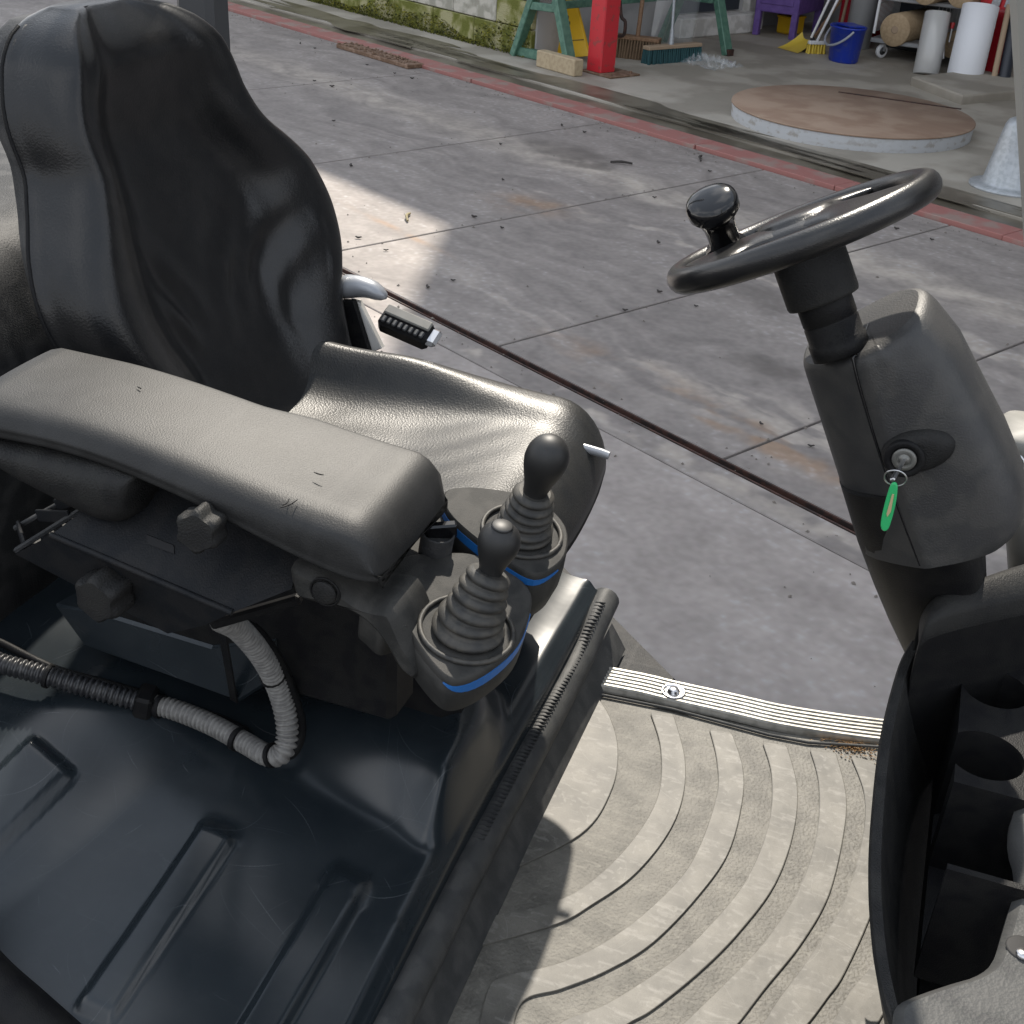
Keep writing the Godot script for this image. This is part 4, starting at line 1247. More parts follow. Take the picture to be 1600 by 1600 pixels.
# ---- steering wheel
func steering() -> void:
	var C0: Vector3 = Vector3(-0.1316,1.3396,-1.2700)
	var nw := Vector3(-0.4833, 0.8646, -0.0899).normalized()
	var u := Vector3(0.7823, 0.3866, -0.4882)
	u = (u - nw * u.dot(nw)).normalized()
	var v := nw.cross(u)
	var tr := Transform3D(Basis(u, nw, v), C0)
	var R0 := 0.1285
	var rings := []
	for i in 72:
		var a := TAU * i / 72
		var d := u * cos(a) + v * sin(a)
		var ring := PackedVector3Array()
		for j in 16:
			var b := TAU * j / 16
			ring.append(C0 + d * (R0 + cos(b) * 0.0132) + nw * sin(b) * 0.0140)
		rings.append(ring)
	var st := S()
	loft(st, rings, 1, -1, true)
	var w := part("steering_wheel", st, M.wheel)
	for k in 3:
		var a := TAU * (k / 3.0) + deg_to_rad(62.0)
		var d := u * cos(a) + v * sin(a)
		var sd := nw.cross(d)
		var rr := []
		for i in 13:
			var t := i / 12.0
			var r := lerpf(0.018, R0 - 0.016, t)
			var hw := lerpf(0.046, 0.036, sm(0.0, 0.55, t)) + 0.042 * sm(0.5, 1.0, t)
			var th := lerpf(0.011, 0.006, t)
			var lift := 0.004 + 0.003 * sin(t * PI)
			var ring := PackedVector3Array()
			for j in 16:
				var b := TAU * j / 16
				ring.append(C0 + d * r + sd * cos(b) * hw + nw * (lift + sin(b) * th))
			rr.append(ring)
		var sp := S()
		loft(sp, rr, 1, 2)
		put(w, "spoke", sp, M.wheel)
	var hub := S()
	lathe(hub, [[0.0, -0.012], [0.050, -0.012], [0.064, -0.002], [0.060, 0.008], [0.048, 0.0130], [0.040, 0.0135], [0.0385, 0.0165], [0.030, 0.0195], [0.016, 0.0212], [0.0, 0.0217]], 40, tr)
	put(w, "hub", hub, M.wheel)
	# spinner knob, on the rim at the driver's left
	var kp: Vector3 = Vector3(-0.2077,1.3128,-1.2850)
	var ka: Vector3 = ((Vector3(-0.2231,1.3568,-1.2620)) - kp).normalized()
	var kk := S()
	lathe(kk, [[0.0, -0.014], [0.024, -0.014], [0.022, -0.006], [0.0165, -0.002], [0.0160, 0.010], [0.0165, 0.022], [0.0195, 0.033], [0.0248, 0.040], [0.0268, 0.043], [0.0272, 0.052], [0.0258, 0.0565], [0.021, 0.0595], [0.012, 0.0615], [0.0, 0.062]], 36, along(ka, kp))
	put(w, "spinner_knob", kk, M.gloss)
	# shaft
	var sh := S()
	var dn := -nw
	lathe(sh, [[0.0, -0.004], [0.0375, -0.004], [0.0375, -0.070], [0.0365, -0.0735], [0.034, -0.074], [0.0, -0.074]], 36, tr)
	part("shaft_collar", sh, M.dusty)
	var s2 := S()
	lathe(s2, [[0.0, -0.06], [0.0285, -0.06], [0.0285, -0.094], [0.0278, -0.0945], [0.0278, -0.097], [0.0285, -0.0975], [0.0285, -0.115], [0.0300, -0.1155], [0.0300, -0.132], [0.0, -0.132]], 32, tr)
	part("shaft", s2, M.black)

# ---- steering column cowl
func cowl() -> void:
	var O := Vector3(-0.085, 1.215, 0.0)
	var dn := Vector3(0.444, -0.896, 0.0)
	var e1 := Vector3(0.896, 0.444, 0.0)
	var rings := []
	var lv := [[0.008, 0.100, 0.90], [0.010, 0.106, 0.96], [0.015, 0.111, 0.99], [0.023, 0.116, 1.0], [0.05, 0.130, 1.0], [0.09, 0.141, 1.0], [0.13, 0.150, 1.0], [0.175, 0.155, 1.0], [0.205, 0.154, 1.0], [0.226, 0.148, 1.0], [0.238, 0.138, 1.0], [0.243, 0.130, 1.0]]
	for l in lv:
		var s: float = l[0]
		var r: float = l[1]
		var k: float = l[2]
		var q := 1.0 - k
		var tl := 0.035 * (1.0 - sm(0.0, 0.05, s))
		var pts := []
		for p in [[-0.020 + q * 0.05, -1.352], [-0.034 + q * 0.05, -1.325], [-0.022 + q * 0.04, -1.275], [0.036 + q * 0.02, -1.226 - q * 0.1], [0.060, -1.2205 - q * 0.12], [r - 0.040, -1.223 - q * 0.12], [r - 0.014, -1.234 - q * 0.1], [r - 0.001, -1.262 - q * 0.05], [r, -1.315], [r - 0.02, -1.345], [r * 0.5, -1.355]]:
			pts.append(O + dn * (s + (-0.026 * (p[0] / 0.10) - 0.10 * (-1.225 - p[1])) * (1.0 - sm(0.0, 0.12, s))) + e1 * p[0] + Vector3(0, 0, p[1]))
		rings.append(PackedVector3Array(crv(pts, 4, true)))
	var st := S()
	loft(st, rings, 1, -1)
	var c := part("column_cowl", st, M.cowl)
	# seam between the two half shells
	var sm1 := S()
	tube(sm1, crv([O + e1 * 0.046 + dn * -0.011 + Vector3(0, 0, -1.30), O + e1 * 0.040 + dn * -0.002 + Vector3(0, 0, -1.240), O + e1 * 0.035 + dn * 0.004 + Vector3(0, 0, -1.2265), O + e1 * 0.033 + dn * 0.08 + Vector3(0, 0, -1.2275), O + e1 * 0.035 + dn * 0.16 + Vector3(0, 0, -1.2265), O + e1 * 0.040 + dn * 0.24 + Vector3(0, 0, -1.2250)], 8), 0.0016, 6)
	put(c, "seam", sm1, M.gloss)
	# long lower shell that runs down to the floor
	var lr := []
	for q in [[Vector3(-0.0470,1.0589,-1.3200), 0.13], [Vector3(-0.0140,0.9815,-1.3350), 0.13], [Vector3(0.0110,0.9197,-1.3650), 0.13], [Vector3(0.0383,0.8488,-1.4100), 0.12], [Vector3(0.0789,0.7586,-1.4600), 0.11], [Vector3(0.1475,0.6278,-1.5000), 0.11]]:
		var pts := []
		for p in [[0.010, -0.030], [0.0, 0.0], [0.012, 0.050], [0.050, 0.085], [q[1] - 0.02, 0.088], [q[1], 0.06], [q[1], -0.02], [q[1] - 0.02, -0.030]]:
			pts.append(q[0] + e1 * p[0] + Vector3(0, 0, p[1]))
		lr.append(PackedVector3Array(crv(pts, 4, true)))
	var ls := S()
	loft(ls, lr, 1, 2)
	part("lower_cowl", ls, M.black)
	# raised egg-shaped boss round the ignition lock
	var bo := S()
	var z0 := -1.2215
	var cb: Vector3 = Vector3(0.0216,1.1470,-1.2215)
	var b1 := []
	for i in 32:
		var a := TAU * i / 32
		var k := 1.0 + 0.18 * cos(a)
		b1.append(Vector3(cos(a) * 0.037 * k, sin(a) * 0.0235 * (1.0 + 0.12 * cos(a)), 0))
	var brs := []
	for q in [[1.0, -0.004], [0.98, 0.002], [0.86, 0.008], [0.66, 0.0115], [0.50, 0.012]]:
		var ring := PackedVector3Array()
		for p in b1: ring.append(cb + Basis(Vector3.BACK, deg_to_rad(26)) * (p * q[0]) + Vector3(-0.004 * (1.0 - q[0]), 0, q[1]))
		brs.append(ring)
	loft(bo, brs, 1, 2)
	put(c, "lock_boss", bo, M.dusty)
	var lk := S()
	var kc: Vector3 = Vector3(0.0163,1.1432,-1.2095)
	lathe(lk, [[0.0205, -0.004], [0.0205, 0.001], [0.0190, 0.0035], [0.0150, 0.0032], [0.0132, 0.0005], [0.0, 0.0005]], 28, along(Vector3(0, 0, 1), kc))
	put(c, "lock_recess_shade", lk, M.black)  # black colour stands in for the shaded recess round the lock
	var lf := S()
	lathe(lf, [[0.0, 0.0005], [0.0125, 0.0010], [0.0120, 0.0030], [0.0075, 0.0034], [0.0070, 0.0026], [0.0055, 0.0026], [0.0050, 0.0040], [0.0, 0.0042]], 28, along(Vector3(0, 0, 1), kc))
	put(c, "lock_face", lf, M.lock)
	# the key: hangs in the lock
	var key := thing("ignition_key", "steel key in the column lock with a ring and a green plastic tag", "key", kc)
	var kb: Vector3 = Vector3(0.0088,1.1372,-1.1650)
	put(key, "key_blade", beam(Vector3(0, 0, 0.001), (kb - kc) * 0.95, 0.0035, 0.0055, 0.001, Vector3(0, 0, 1)), M.steel)
	var kr := []
	var rc: Vector3 = (Vector3(0.0117,1.1410,-1.1660)) - kc
	for i in 33:
		var a := TAU * i / 32
		kr.append(rc + Vector3(cos(a) * 0.0108, sin(a) * 0.0098, sin(a) * 0.003))
	var ks := S()
	tube(ks, kr, 0.0008, 6)
	put(key, "key_ring", ks, M.steel)
	var tgl := [Vector3(0.0095,1.1347,-1.1630), Vector3(0.0136,1.1357,-1.1630), Vector3(0.0160,1.1298,-1.1630), Vector3(0.0176,1.1127,-1.1630), Vector3(0.0170,1.0905,-1.1630), Vector3(0.0153,1.0833,-1.1630), Vector3(0.0118,1.0817,-1.1630), Vector3(0.0084,1.0861,-1.1630), Vector3(0.0071,1.0991,-1.1630), Vector3(0.0077,1.1249,-1.1630)]
	var tl := []
	for p in tgl: tl.append(p - kc)
	var tg := put(key, "green_tag", plate(crv(tl, 3, true), Vector3(0, 0, -0.004), 0.0008), M.tag_green)
	var pl := [Vector3(0.0121,1.1249,-1.1622), Vector3(0.0140,1.1247,-1.1622), Vector3(0.0148,1.1051,-1.1622), Vector3(0.0124,1.0986,-1.1622), Vector3(0.0111,1.1020,-1.1622)]
	var pp := []
	for p in pl: pp.append(p - kc)
	put(tg, "paper_slip", plate(pp, Vector3(0, 0, -0.0006), 0.0), M.tag_paper)

# ---- tray and dashboard at the right
func rim_wall(path: Array, y0: float, thick: float, lean: float) -> SurfaceTool:
	var sp := crv(path, 8)
	var rr := []
	for i in sp.size():
		var t: Vector3 = (sp[mini(i + 1, sp.size() - 1)] - sp[maxi(i - 1, 0)]).normalized()
		var sd := t.cross(Vector3.UP).normalized()
		var p: Vector3 = sp[i]
		var b := Vector3(p.x, y0, p.z) + sd * lean
		rr.append(PackedVector3Array([b - sd * thick / 2, p - sd * thick / 2 - Vector3.UP * 0.004, p - sd * (thick / 2 - 0.002), p + sd * (thick / 2 - 0.002), p + sd * thick / 2 - Vector3.UP * 0.004, b + sd * thick / 2]))
	var st := S()
	loft(st, rr, -1, -1)
	return st

func dash() -> void:
	var Y0 := 0.82
	part("tray_wall", rim_wall([Vector3(0.0777,0.8750,-1.3001), Vector3(0.0689,0.8650,-1.2538), Vector3(0.0639,0.8450,-1.1488), Vector3(0.0690,0.8300,-1.0298), Vector3(0.0769,0.8200,-0.9504), Vector3(0.0887,0.8200,-0.8719), Vector3(0.1013,0.8200,-0.8206), Vector3(0.1112,0.8200,-0.7929), Vector3(0.1249,0.8200,-0.7585)], 0.41, 0.0135, -0.13), M.dusty)
	part("tray_floor", bx(Vector3(0.455, 0.02, 0.80), Vector3(0.3925, 0.53, -1.06), 0.0), M.black)
	var fl := crv([Vector3(0.0809,0.8800,-1.2814), Vector3(0.0765,0.9250,-1.2401), Vector3(0.0857,0.9500,-1.2387), Vector3(0.1238,0.9550,-1.2742), Vector3(0.1777,0.9550,-1.3231), Vector3(0.2623,0.9550,-1.3961), Vector3(0.3951,0.9550,-1.4887)], 5)
	var bl := crv([Vector3(0.0790,0.8800,-1.2888), Vector3(0.0741,0.9300,-1.2695), Vector3(0.0860,0.9580,-1.2729), Vector3(0.1203,0.9650,-1.3087), Vector3(0.1746,0.9670,-1.3710), Vector3(0.2618,0.9670,-1.4594), Vector3(0.3992,0.9670,-1.5576)], 5)
	var rows := []
	var wall := []
	for i in fl.size():
		var f: Vector3 = fl[i]
		var g: Vector3 = bl[i]
		rows.append([g + Vector3(0.0, -0.09, -0.020), g + Vector3(0, -0.012, -0.012), g + Vector3(0, -0.002, -0.004), g.lerp(f, 0.25) + Vector3(0, 0.001, 0), g.lerp(f, 0.6), f.lerp(g, 0.10) + Vector3(0, -0.002, 0), f + Vector3(0, -0.008, 0.001), f + Vector3(0, -0.03, 0.0)])
		wall.append([f + Vector3(0, -0.029, -0.0004), f + Vector3(0.003, -0.13, -0.006), f + Vector3(0.006, -0.26, -0.012), f + Vector3(0.02, -0.44 if i > 7 else -0.27, -0.016)])
	var tf := S()
	grid(tf, rows, Vector3.UP)
	part("dash_top", tf, M.dusty)
	var wl := S()
	grid(wl, wall, Vector3(0, 0, 1))
	part("tray_front", wl, M.black)
	part("dash_body", bx(Vector3(0.34, 0.36, 0.26), Vector3(0.375, 0.765, -1.57), 0.02), M.pale)
	# block with two cup holders and a pocket, cut out of it
	var cs := CSGCombiner3D.new()
	cs.name = "cup_block"
	fork.add_child(cs)
	cs.position = -fbase
	var top := 0.84
	var b0 := CSGBox3D.new()
	b0.size = Vector3(0.31, 0.15, 0.42)
	b0.position = Vector3(0.292, top - 0.075, -1.185)
	b0.material = M.black
	cs.add_child(b0)
	for q in [[Vector3(0.1748,0.8400,-1.2963), 0.0375], [Vector3(0.1670,0.8400,-1.1662), 0.0405]]:
		var cy := CSGCylinder3D.new()
		cy.radius = q[1]; cy.height = 0.24; cy.sides = 40
		cy.position = q[0] + Vector3(0, 0.0, 0)
		cy.operation = CSGShape3D.OPERATION_SUBTRACTION
		cy.material = M.black
		cs.add_child(cy)
	var pk := CSGBox3D.new()
	pk.size = Vector3(0.095, 0.24, 0.125)
	pk.position = Vector3(0.1765,0.8400,-1.0452)
	pk.operation = CSGShape3D.OPERATION_SUBTRACTION
	pk.material = M.black
	cs.add_child(pk)
	# pale panel nearest to the viewer
	var outl := crv([Vector3(0.1998,0.8300,-1.0763), Vector3(0.2068,0.8300,-1.0268), Vector3(0.1969,0.8300,-0.9566), Vector3(0.1856,0.8300,-0.8953), Vector3(0.1721,0.8300,-0.8706), Vector3(0.1512,0.8300,-0.8522), Vector3(0.1256,0.8300,-0.8291), Vector3(0.1083,0.8300,-0.8097), Vector3(0.1063,0.8300,-0.7893), Vector3(0.1102,0.8300,-0.7573), Vector3(0.1256,0.8300,-0.6899), Vector3(0.1752,0.8300,-0.6341), Vector3(0.2993,0.8300,-0.6840), Vector3(0.4442,0.8300,-0.9222), Vector3(0.4333,0.8300,-1.2181), Vector3(0.2618,0.8300,-1.2205), Vector3(0.2088,0.8300,-1.1419)], 3, true)
	var ps := S()
	slab(ps, outl, Vector3(0, -0.030, 0), 0.008)
	var pn := part("side_panel", ps, M.panel)
	var hs := S()
	lathe(hs, [[0.0, 0.0012], [0.0125, 0.0012], [0.0145, 0.0008], [0.015, 0.0]], 24, Transform3D(Basis.IDENTITY, Vector3(0.2084,0.8302,-0.9109)))
	put(pn, "screw_recess_shade", hs, M.ink2)  # dark disc on the surface, painted as the shade of a hole
	var hs2 := S()
	lathe(hs2, [[0.0, 0.0035], [0.0055, 0.0035], [0.0065, 0.002], [0.0065, 0.0]], 18, Transform3D(Basis.IDENTITY, Vector3(0.2082,0.8310,-0.9023)))
	put(pn, "screw_head", hs2, M.steel)
	for q in [Vector3(0.2211,0.5450,-1.1597), Vector3(0.2378,0.5450,-1.2401)]:
		var sc := S()
		lathe(sc, [[0.0, 0.006], [0.006, 0.005], [0.009, 0.0]], 16, Transform3D(Basis.IDENTITY, q))
		part("tray_screw", sc, M.pale)
	# pale lever housing beyond the cowl
	var lo := S()
	var lr := []
	for q in [[0.0, 0.85], [0.006, 0.97], [0.014, 1.0], [0.30, 1.12]]:
		var ring := PackedVector3Array()
		var ctr: Vector3 = (Vector3(0.1386,1.0667,-1.5200)) + Vector3(0.03, -q[0], -0.02)
		for j in 24:
			var a := TAU * j / 24
			var sq := pow(absf(cos(a)), 0.5) * signf(cos(a))
			var sq2 := pow(absf(sin(a)), 0.5) * signf(sin(a))
			ring.append(ctr + Vector3(sq * 0.050 * q[1] + q[0] * 0.32, 0, sq2 * 0.055 * q[1]))
		lr.append(ring)
	loft(lo, lr, 1, 1)
	var lh := part("lever_housing", lo, M.pale)
	var sl := S()
	lathe(sl, [[0.0, 0.004], [0.006, 0.004], [0.0075, 0.0], [0.012, 0.0], [0.0135, 0.003], [0.015, 0.0]], 20, along(Vector3(-0.2, 0.25, 1), Vector3(0.1434,1.0389,-1.4800)))
	put(lh, "screw", sl, M.steel)

func guard_posts() -> void:
	var a: Vector3 = Vector3(-0.0121,1.7438,-0.8600)
	var b: Vector3 = Vector3(0.0648,1.4882,-0.8800)
	var dirn := (b - a).normalized()
	var ps := beam(a, b + dirn * 0.80, 0.030, 0.030, 0.006)
	part("front_guard_post", ps, M.pillar_paint)
	var r: Vector3 = Vector3(-1.1274,1.3929,-1.7800)
	part("rear_guard_post", bx(Vector3(0.065, 2.0, 0.06), Vector3(r.x - 0.012, 1.45, r.z), 0.01), M.darkgrey)

# ---------------------------------------------------------------- things in the yard (a, height, n)
const G0 := 0.024
func background() -> void:
	pillar(); trestle(); brooms(); cover(); clutter(); trolley(); litter()

func pillar() -> void:
	var t := yard_thing("red_pillar", "square red steel pillar on a rusty base plate beside the green trestle", "pillar", Vector3(-6.775, G0, -6.715))
	put(t, "shaft", bx(Vector3(0.150, 3.6, 0.150), Vector3(0, 1.81, 0), 0.008), M.red_steel)
	put(t, "base_plate", bx(Vector3(0.32, 0.014, 0.30), Vector3(0.05, 0.007, -0.05), 0.003), M.rust)
	for q in [[0.16, 0.05], [0.16, -0.15]]:
		var st := S()
		lathe(st, [[0.0, 0.016], [0.011, 0.016], [0.011, 0.0]], 6, Transform3D(Basis.IDENTITY, Vector3(q[0], 0.013, q[1])))
		put(t, "bolt", st, M.rust)

func trestle() -> void:
	var o := Vector3(-7.25, G0, -7.4)
	var t := yard_thing("green_trestle", "weathered green timber trestle standing between mossy wall and red pillar", "trestle", o)
	for e in [0.815, -0.80]:
		var s := 1.0 if e > 0 else -1.0
		put(t, "leg", beam(Vector3(-0.33, 0.0, e), Vector3(0.0, 0.80, e), 0.055, 0.085, 0.005, Vector3(0, 0, 1)), M.green)
		put(t, "leg", beam(Vector3(0.36, 0.0, e + 0.05 * s), Vector3(0.03, 0.80, e + 0.05 * s), 0.055, 0.085, 0.005, Vector3(0, 0, 1)), M.green)
		put(t, "cross_bar", beam(Vector3(-0.17, 0.38, e + 0.02), Vector3(0.19, 0.40, e + 0.02), 0.03, 0.055, 0.004), M.green)
	put(t, "foot_bar", beam(Vector3(-0.34, 0.035, 0.80), Vector3(0.30, 0.035, 0.74), 0.06, 0.065, 0.004), M.green)
	put(t, "rail", beam(Vector3(0.02, 0.40, 0.78), Vector3(0.02, 0.42, -0.78), 0.05, 0.05, 0.004), M.green)
	put(t, "top_beam", beam(Vector3(0.02, 0.79, 0.80), Vector3(0.02, 0.79, -0.90), 0.08, 0.08, 0.004), M.green)
	put(t, "foot_pad", bx(Vector3(0.07, 0.05, 0.07), Vector3(0.36, 0.025, -0.85), 0.004), M.iron)
	# yellow floor sign
	var p := [Vector3(-7.8069,0.5574,-6.9800), Vector3(-7.4741,0.5973,-6.9800), Vector3(-7.0785,0.0786,-6.8800), Vector3(-7.4223,0.0082,-6.8800)]
	var s := yard_thing("yellow_floor_sign", "yellow plastic floor sign leaning inside the green trestle", "sign", Vector3(-7.1, G0, -6.9))
	var q := []
	for v in p: q.append(v - Vector3(-7.1, G0, -6.9))
	put(s, "board", plate(q, Vector3(0.004, 0, -0.02), 0.004), M.yellow)
	for k in 2:
		var a: Vector3 = q[0].lerp(q[3], 0.52 + 0.07 * k).lerp(q[1].lerp(q[2], 0.52 + 0.07 * k), 0.24)
		var b: Vector3 = q[0].lerp(q[3], 0.52 + 0.07 * k).lerp(q[1].lerp(q[2], 0.52 + 0.07 * k), 0.68)
		put(s, "faded_print", beam(a + Vector3(0, 0, 0.002), b + Vector3(0, 0, 0.002), 0.002, 0.022, 0.0), M.ink)
	put(s, "fold", beam(q[0].lerp(q[3], 0.80) + Vector3(0.01, 0, 0.002), q[1].lerp(q[2], 0.80) + Vector3(-0.01, 0, 0.002), 0.003, 0.006, 0.0), M.ink)
	# timber block
	var w := yard_thing("timber_block", "pale rough timber block lying in front of the green trestle", "timber", Vector3(-6.95, G0 + 0.058, -6.465), deg_to_rad(-2.0))
	put(w, "beam", bx(Vector3(0.43, 0.115, 0.085), Vector3.ZERO, 0.006), M.timber)

func broom_head(t: Node3D, L: float, w: float, h: float, wood: Material, br: Material, flare: float) -> void:
	put(t, "head_board", bx(Vector3(L, 0.028, w), Vector3(0, h, 0), 0.005), wood)
	var rows := 5
	var k := int(L / 0.022)
	var st := S()
	for i in k:
		for j in rows:
			var x := lerpf(-L / 2 + 0.01, L / 2 - 0.01, float(i) / (k - 1)) + rng.randf_range(-0.002, 0.002)
			var z := lerpf(-w / 2 + 0.008, w / 2 - 0.008, float(j) / (rows - 1))
			tube(st, [Vector3(x, h - 0.012, z), Vector3(x + rng.randf_range(-0.008, 0.008), 0.0, z * flare + rng.randf_range(-0.008, 0.008))], [0.008, 0.013], 5)
	var m := put(t, "bristles", st, br)
	m.set_meta("kind", "stuff")

func brooms() -> void:
	var t := yard_thing("push_broom", "wide push broom with dark teal bristles and a bright metal handle", "broom", Vector3(-6.88, G0, -7.58), deg_to_rad(86.0))
	broom_head(t, 0.56, 0.075, 0.115, M.tube, M.teal, 1.25)
	put(t, "handle", rod(Vector3(-0.02, 0.12, 0), Vector3(0.18, 1.35, -0.30), 0.0125), M.galv)
	put(t, "socket", rod(Vector3(-0.02, 0.10, 0), Vector3(0.0, 0.23, -0.03), 0.023, 12, 0.016), M.galv)
	var b := yard_thing("brown_broom", "worn broom with thick brown bristles and a brown wooden handle behind the red pillar", "broom", Vector3(-7.12, G0, -7.40), deg_to_rad(32.0))
	broom_head(b, 0.40, 0.11, 0.15, M.wood, M.bristle, 1.35)
	put(b, "handle", rod(Vector3(0.02, 0.15, 0), Vector3(0.02, 1.40, -0.22), 0.017), M.wood)
	# thin clear film: one scrap on the floor, one hanging on the trestle
	var f := yard_thing("clear_film_scrap", "crumpled clear plastic film on the floor by the push broom's right end", "plastic film", Vector3(-6.68, G0, -7.78))
	put(f, "film", crumple(0.42, 0.34, 0.075, 3), M.clear)
	var h := yard_thing("hanging_film", "clear plastic film hanging from the trestle behind the push broom", "plastic film", Vector3(-7.16, G0 + 0.06, -7.85), 0.0)
	var st := S()
	var rows := []
	for i in 13:
		var row := PackedVector3Array()
		for j in 15:
			var u := j / 14.0
			var v := i / 12.0
			row.append(Vector3(0.05 * sin(u * 9.0 + v * 2.0) + 0.06 * v, v * 0.62, (u - 0.5) * lerpf(0.52, 0.34, v)))
		rows.append(row)
	grid(st, rows, Vector3(1, 0, 0.3))
	put(h, "film", st, M.clear)
	# bent black hook behind the pillar
	var hk := yard_thing("iron_hook", "bent dark iron hook hanging between red pillar and brown broom handle", "hook", Vector3(-7.12, 0.2, -7.2))
	var hs := S()
	tube(hs, crv([Vector3(0, 0.25, 0), Vector3(0.03, 0.14, 0), Vector3(0.075, 0.11, 0), Vector3(0.075, 0.02, 0), Vector3(0.02, 0.0, 0)], 4), 0.013, 8)
	put(hk, "hook", hs, M.iron)

func crumple(w: float, l: float, h: float, sd: int) -> SurfaceTool:
	var nz := FastNoiseLite.new()
	nz.seed = sd
	nz.frequency = 5.0
	var rows := []
	for i in 17:
		var row := PackedVector3Array()
		for j in 17:
			var u := j / 16.0 - 0.5
			var v := i / 16.0 - 0.5
			var e := 1.0 + 0.25 * nz.get_noise_2d(u * 3.0, v * 3.0 + 9.0)
			row.append(Vector3(u * w * e, 0.004 + h * maxf(0.0, 0.25 + absf(nz.get_noise_2d(u, v)) * 2.0 - 2.6 * (u * u + v * v)), v * l * e))
		rows.append(row)
	var st := S()
	grid(st, rows, Vector3.UP, -1)
	return st

func cover() -> void:
	# round tank cover: painted concrete ring with a rusty steel plate
	var c: Vector3 = ((Vector3(-5.3484,0.1180,-6.4903)) + (Vector3(-4.2642,0.1180,-7.5980))) / 2.0
	var R: float = (Vector3(-5.3484,0.1180,-6.4903)).distance_to(Vector3(-4.2642,0.1180,-7.5980)) / 2.0 * 0.985
	var t := yard_thing("round_tank_cover", "large round rusty steel cover on a white painted concrete ring", "manhole cover", Vector3(c.x, G0, c.z))
	var s := S()
	lathe(s, [[R * 0.988, 0.0], [R * 0.993, 0.075], [R * 0.988, 0.082], [0.0, 0.082]], 96)
	put(t, "concrete_ring", s, M.ring)
	var p := S()
	lathe(p, [[0.0, 0.080], [R * 0.994, 0.081], [R * 1.0, 0.083], [R * 1.0, 0.090], [R * 0.996, 0.093], [0.0, 0.094]], 96)
	var pl := put(t, "steel_plate", p, M.rust_plate)
	var a: Vector3 = (Vector3(-5.1990,0.1180,-7.4293)) - Vector3(c.x, G0, c.z)
	var b: Vector3 = (Vector3(-4.4555,0.1180,-7.7547)) - Vector3(c.x, G0, c.z)
	a.y = 0.0955; b.y = 0.0955
	put(pl, "slot_strip", beam(a, b, 0.022, 0.005, 0.001), M.iron)  # raised dark strip standing for the slot across the plate
	# galvanised bell at the right edge
	var q: Vector3 = Vector3(-3.3754,0.0240,-6.5501)
	var g := yard_thing("galvanised_bell", "pale grey galvanised cone on a flat flange at the right edge", "bollard base", q)
	var gs_ := S()
	lathe(gs_, [[0.0, 0.0], [0.215, 0.0], [0.215, 0.012], [0.165, 0.018], [0.150, 0.030], [0.115, 0.24], [0.098, 0.33], [0.085, 0.355], [0.055, 0.37], [0.0, 0.372]], 40)
	put(g, "cone", gs_, M.galv)

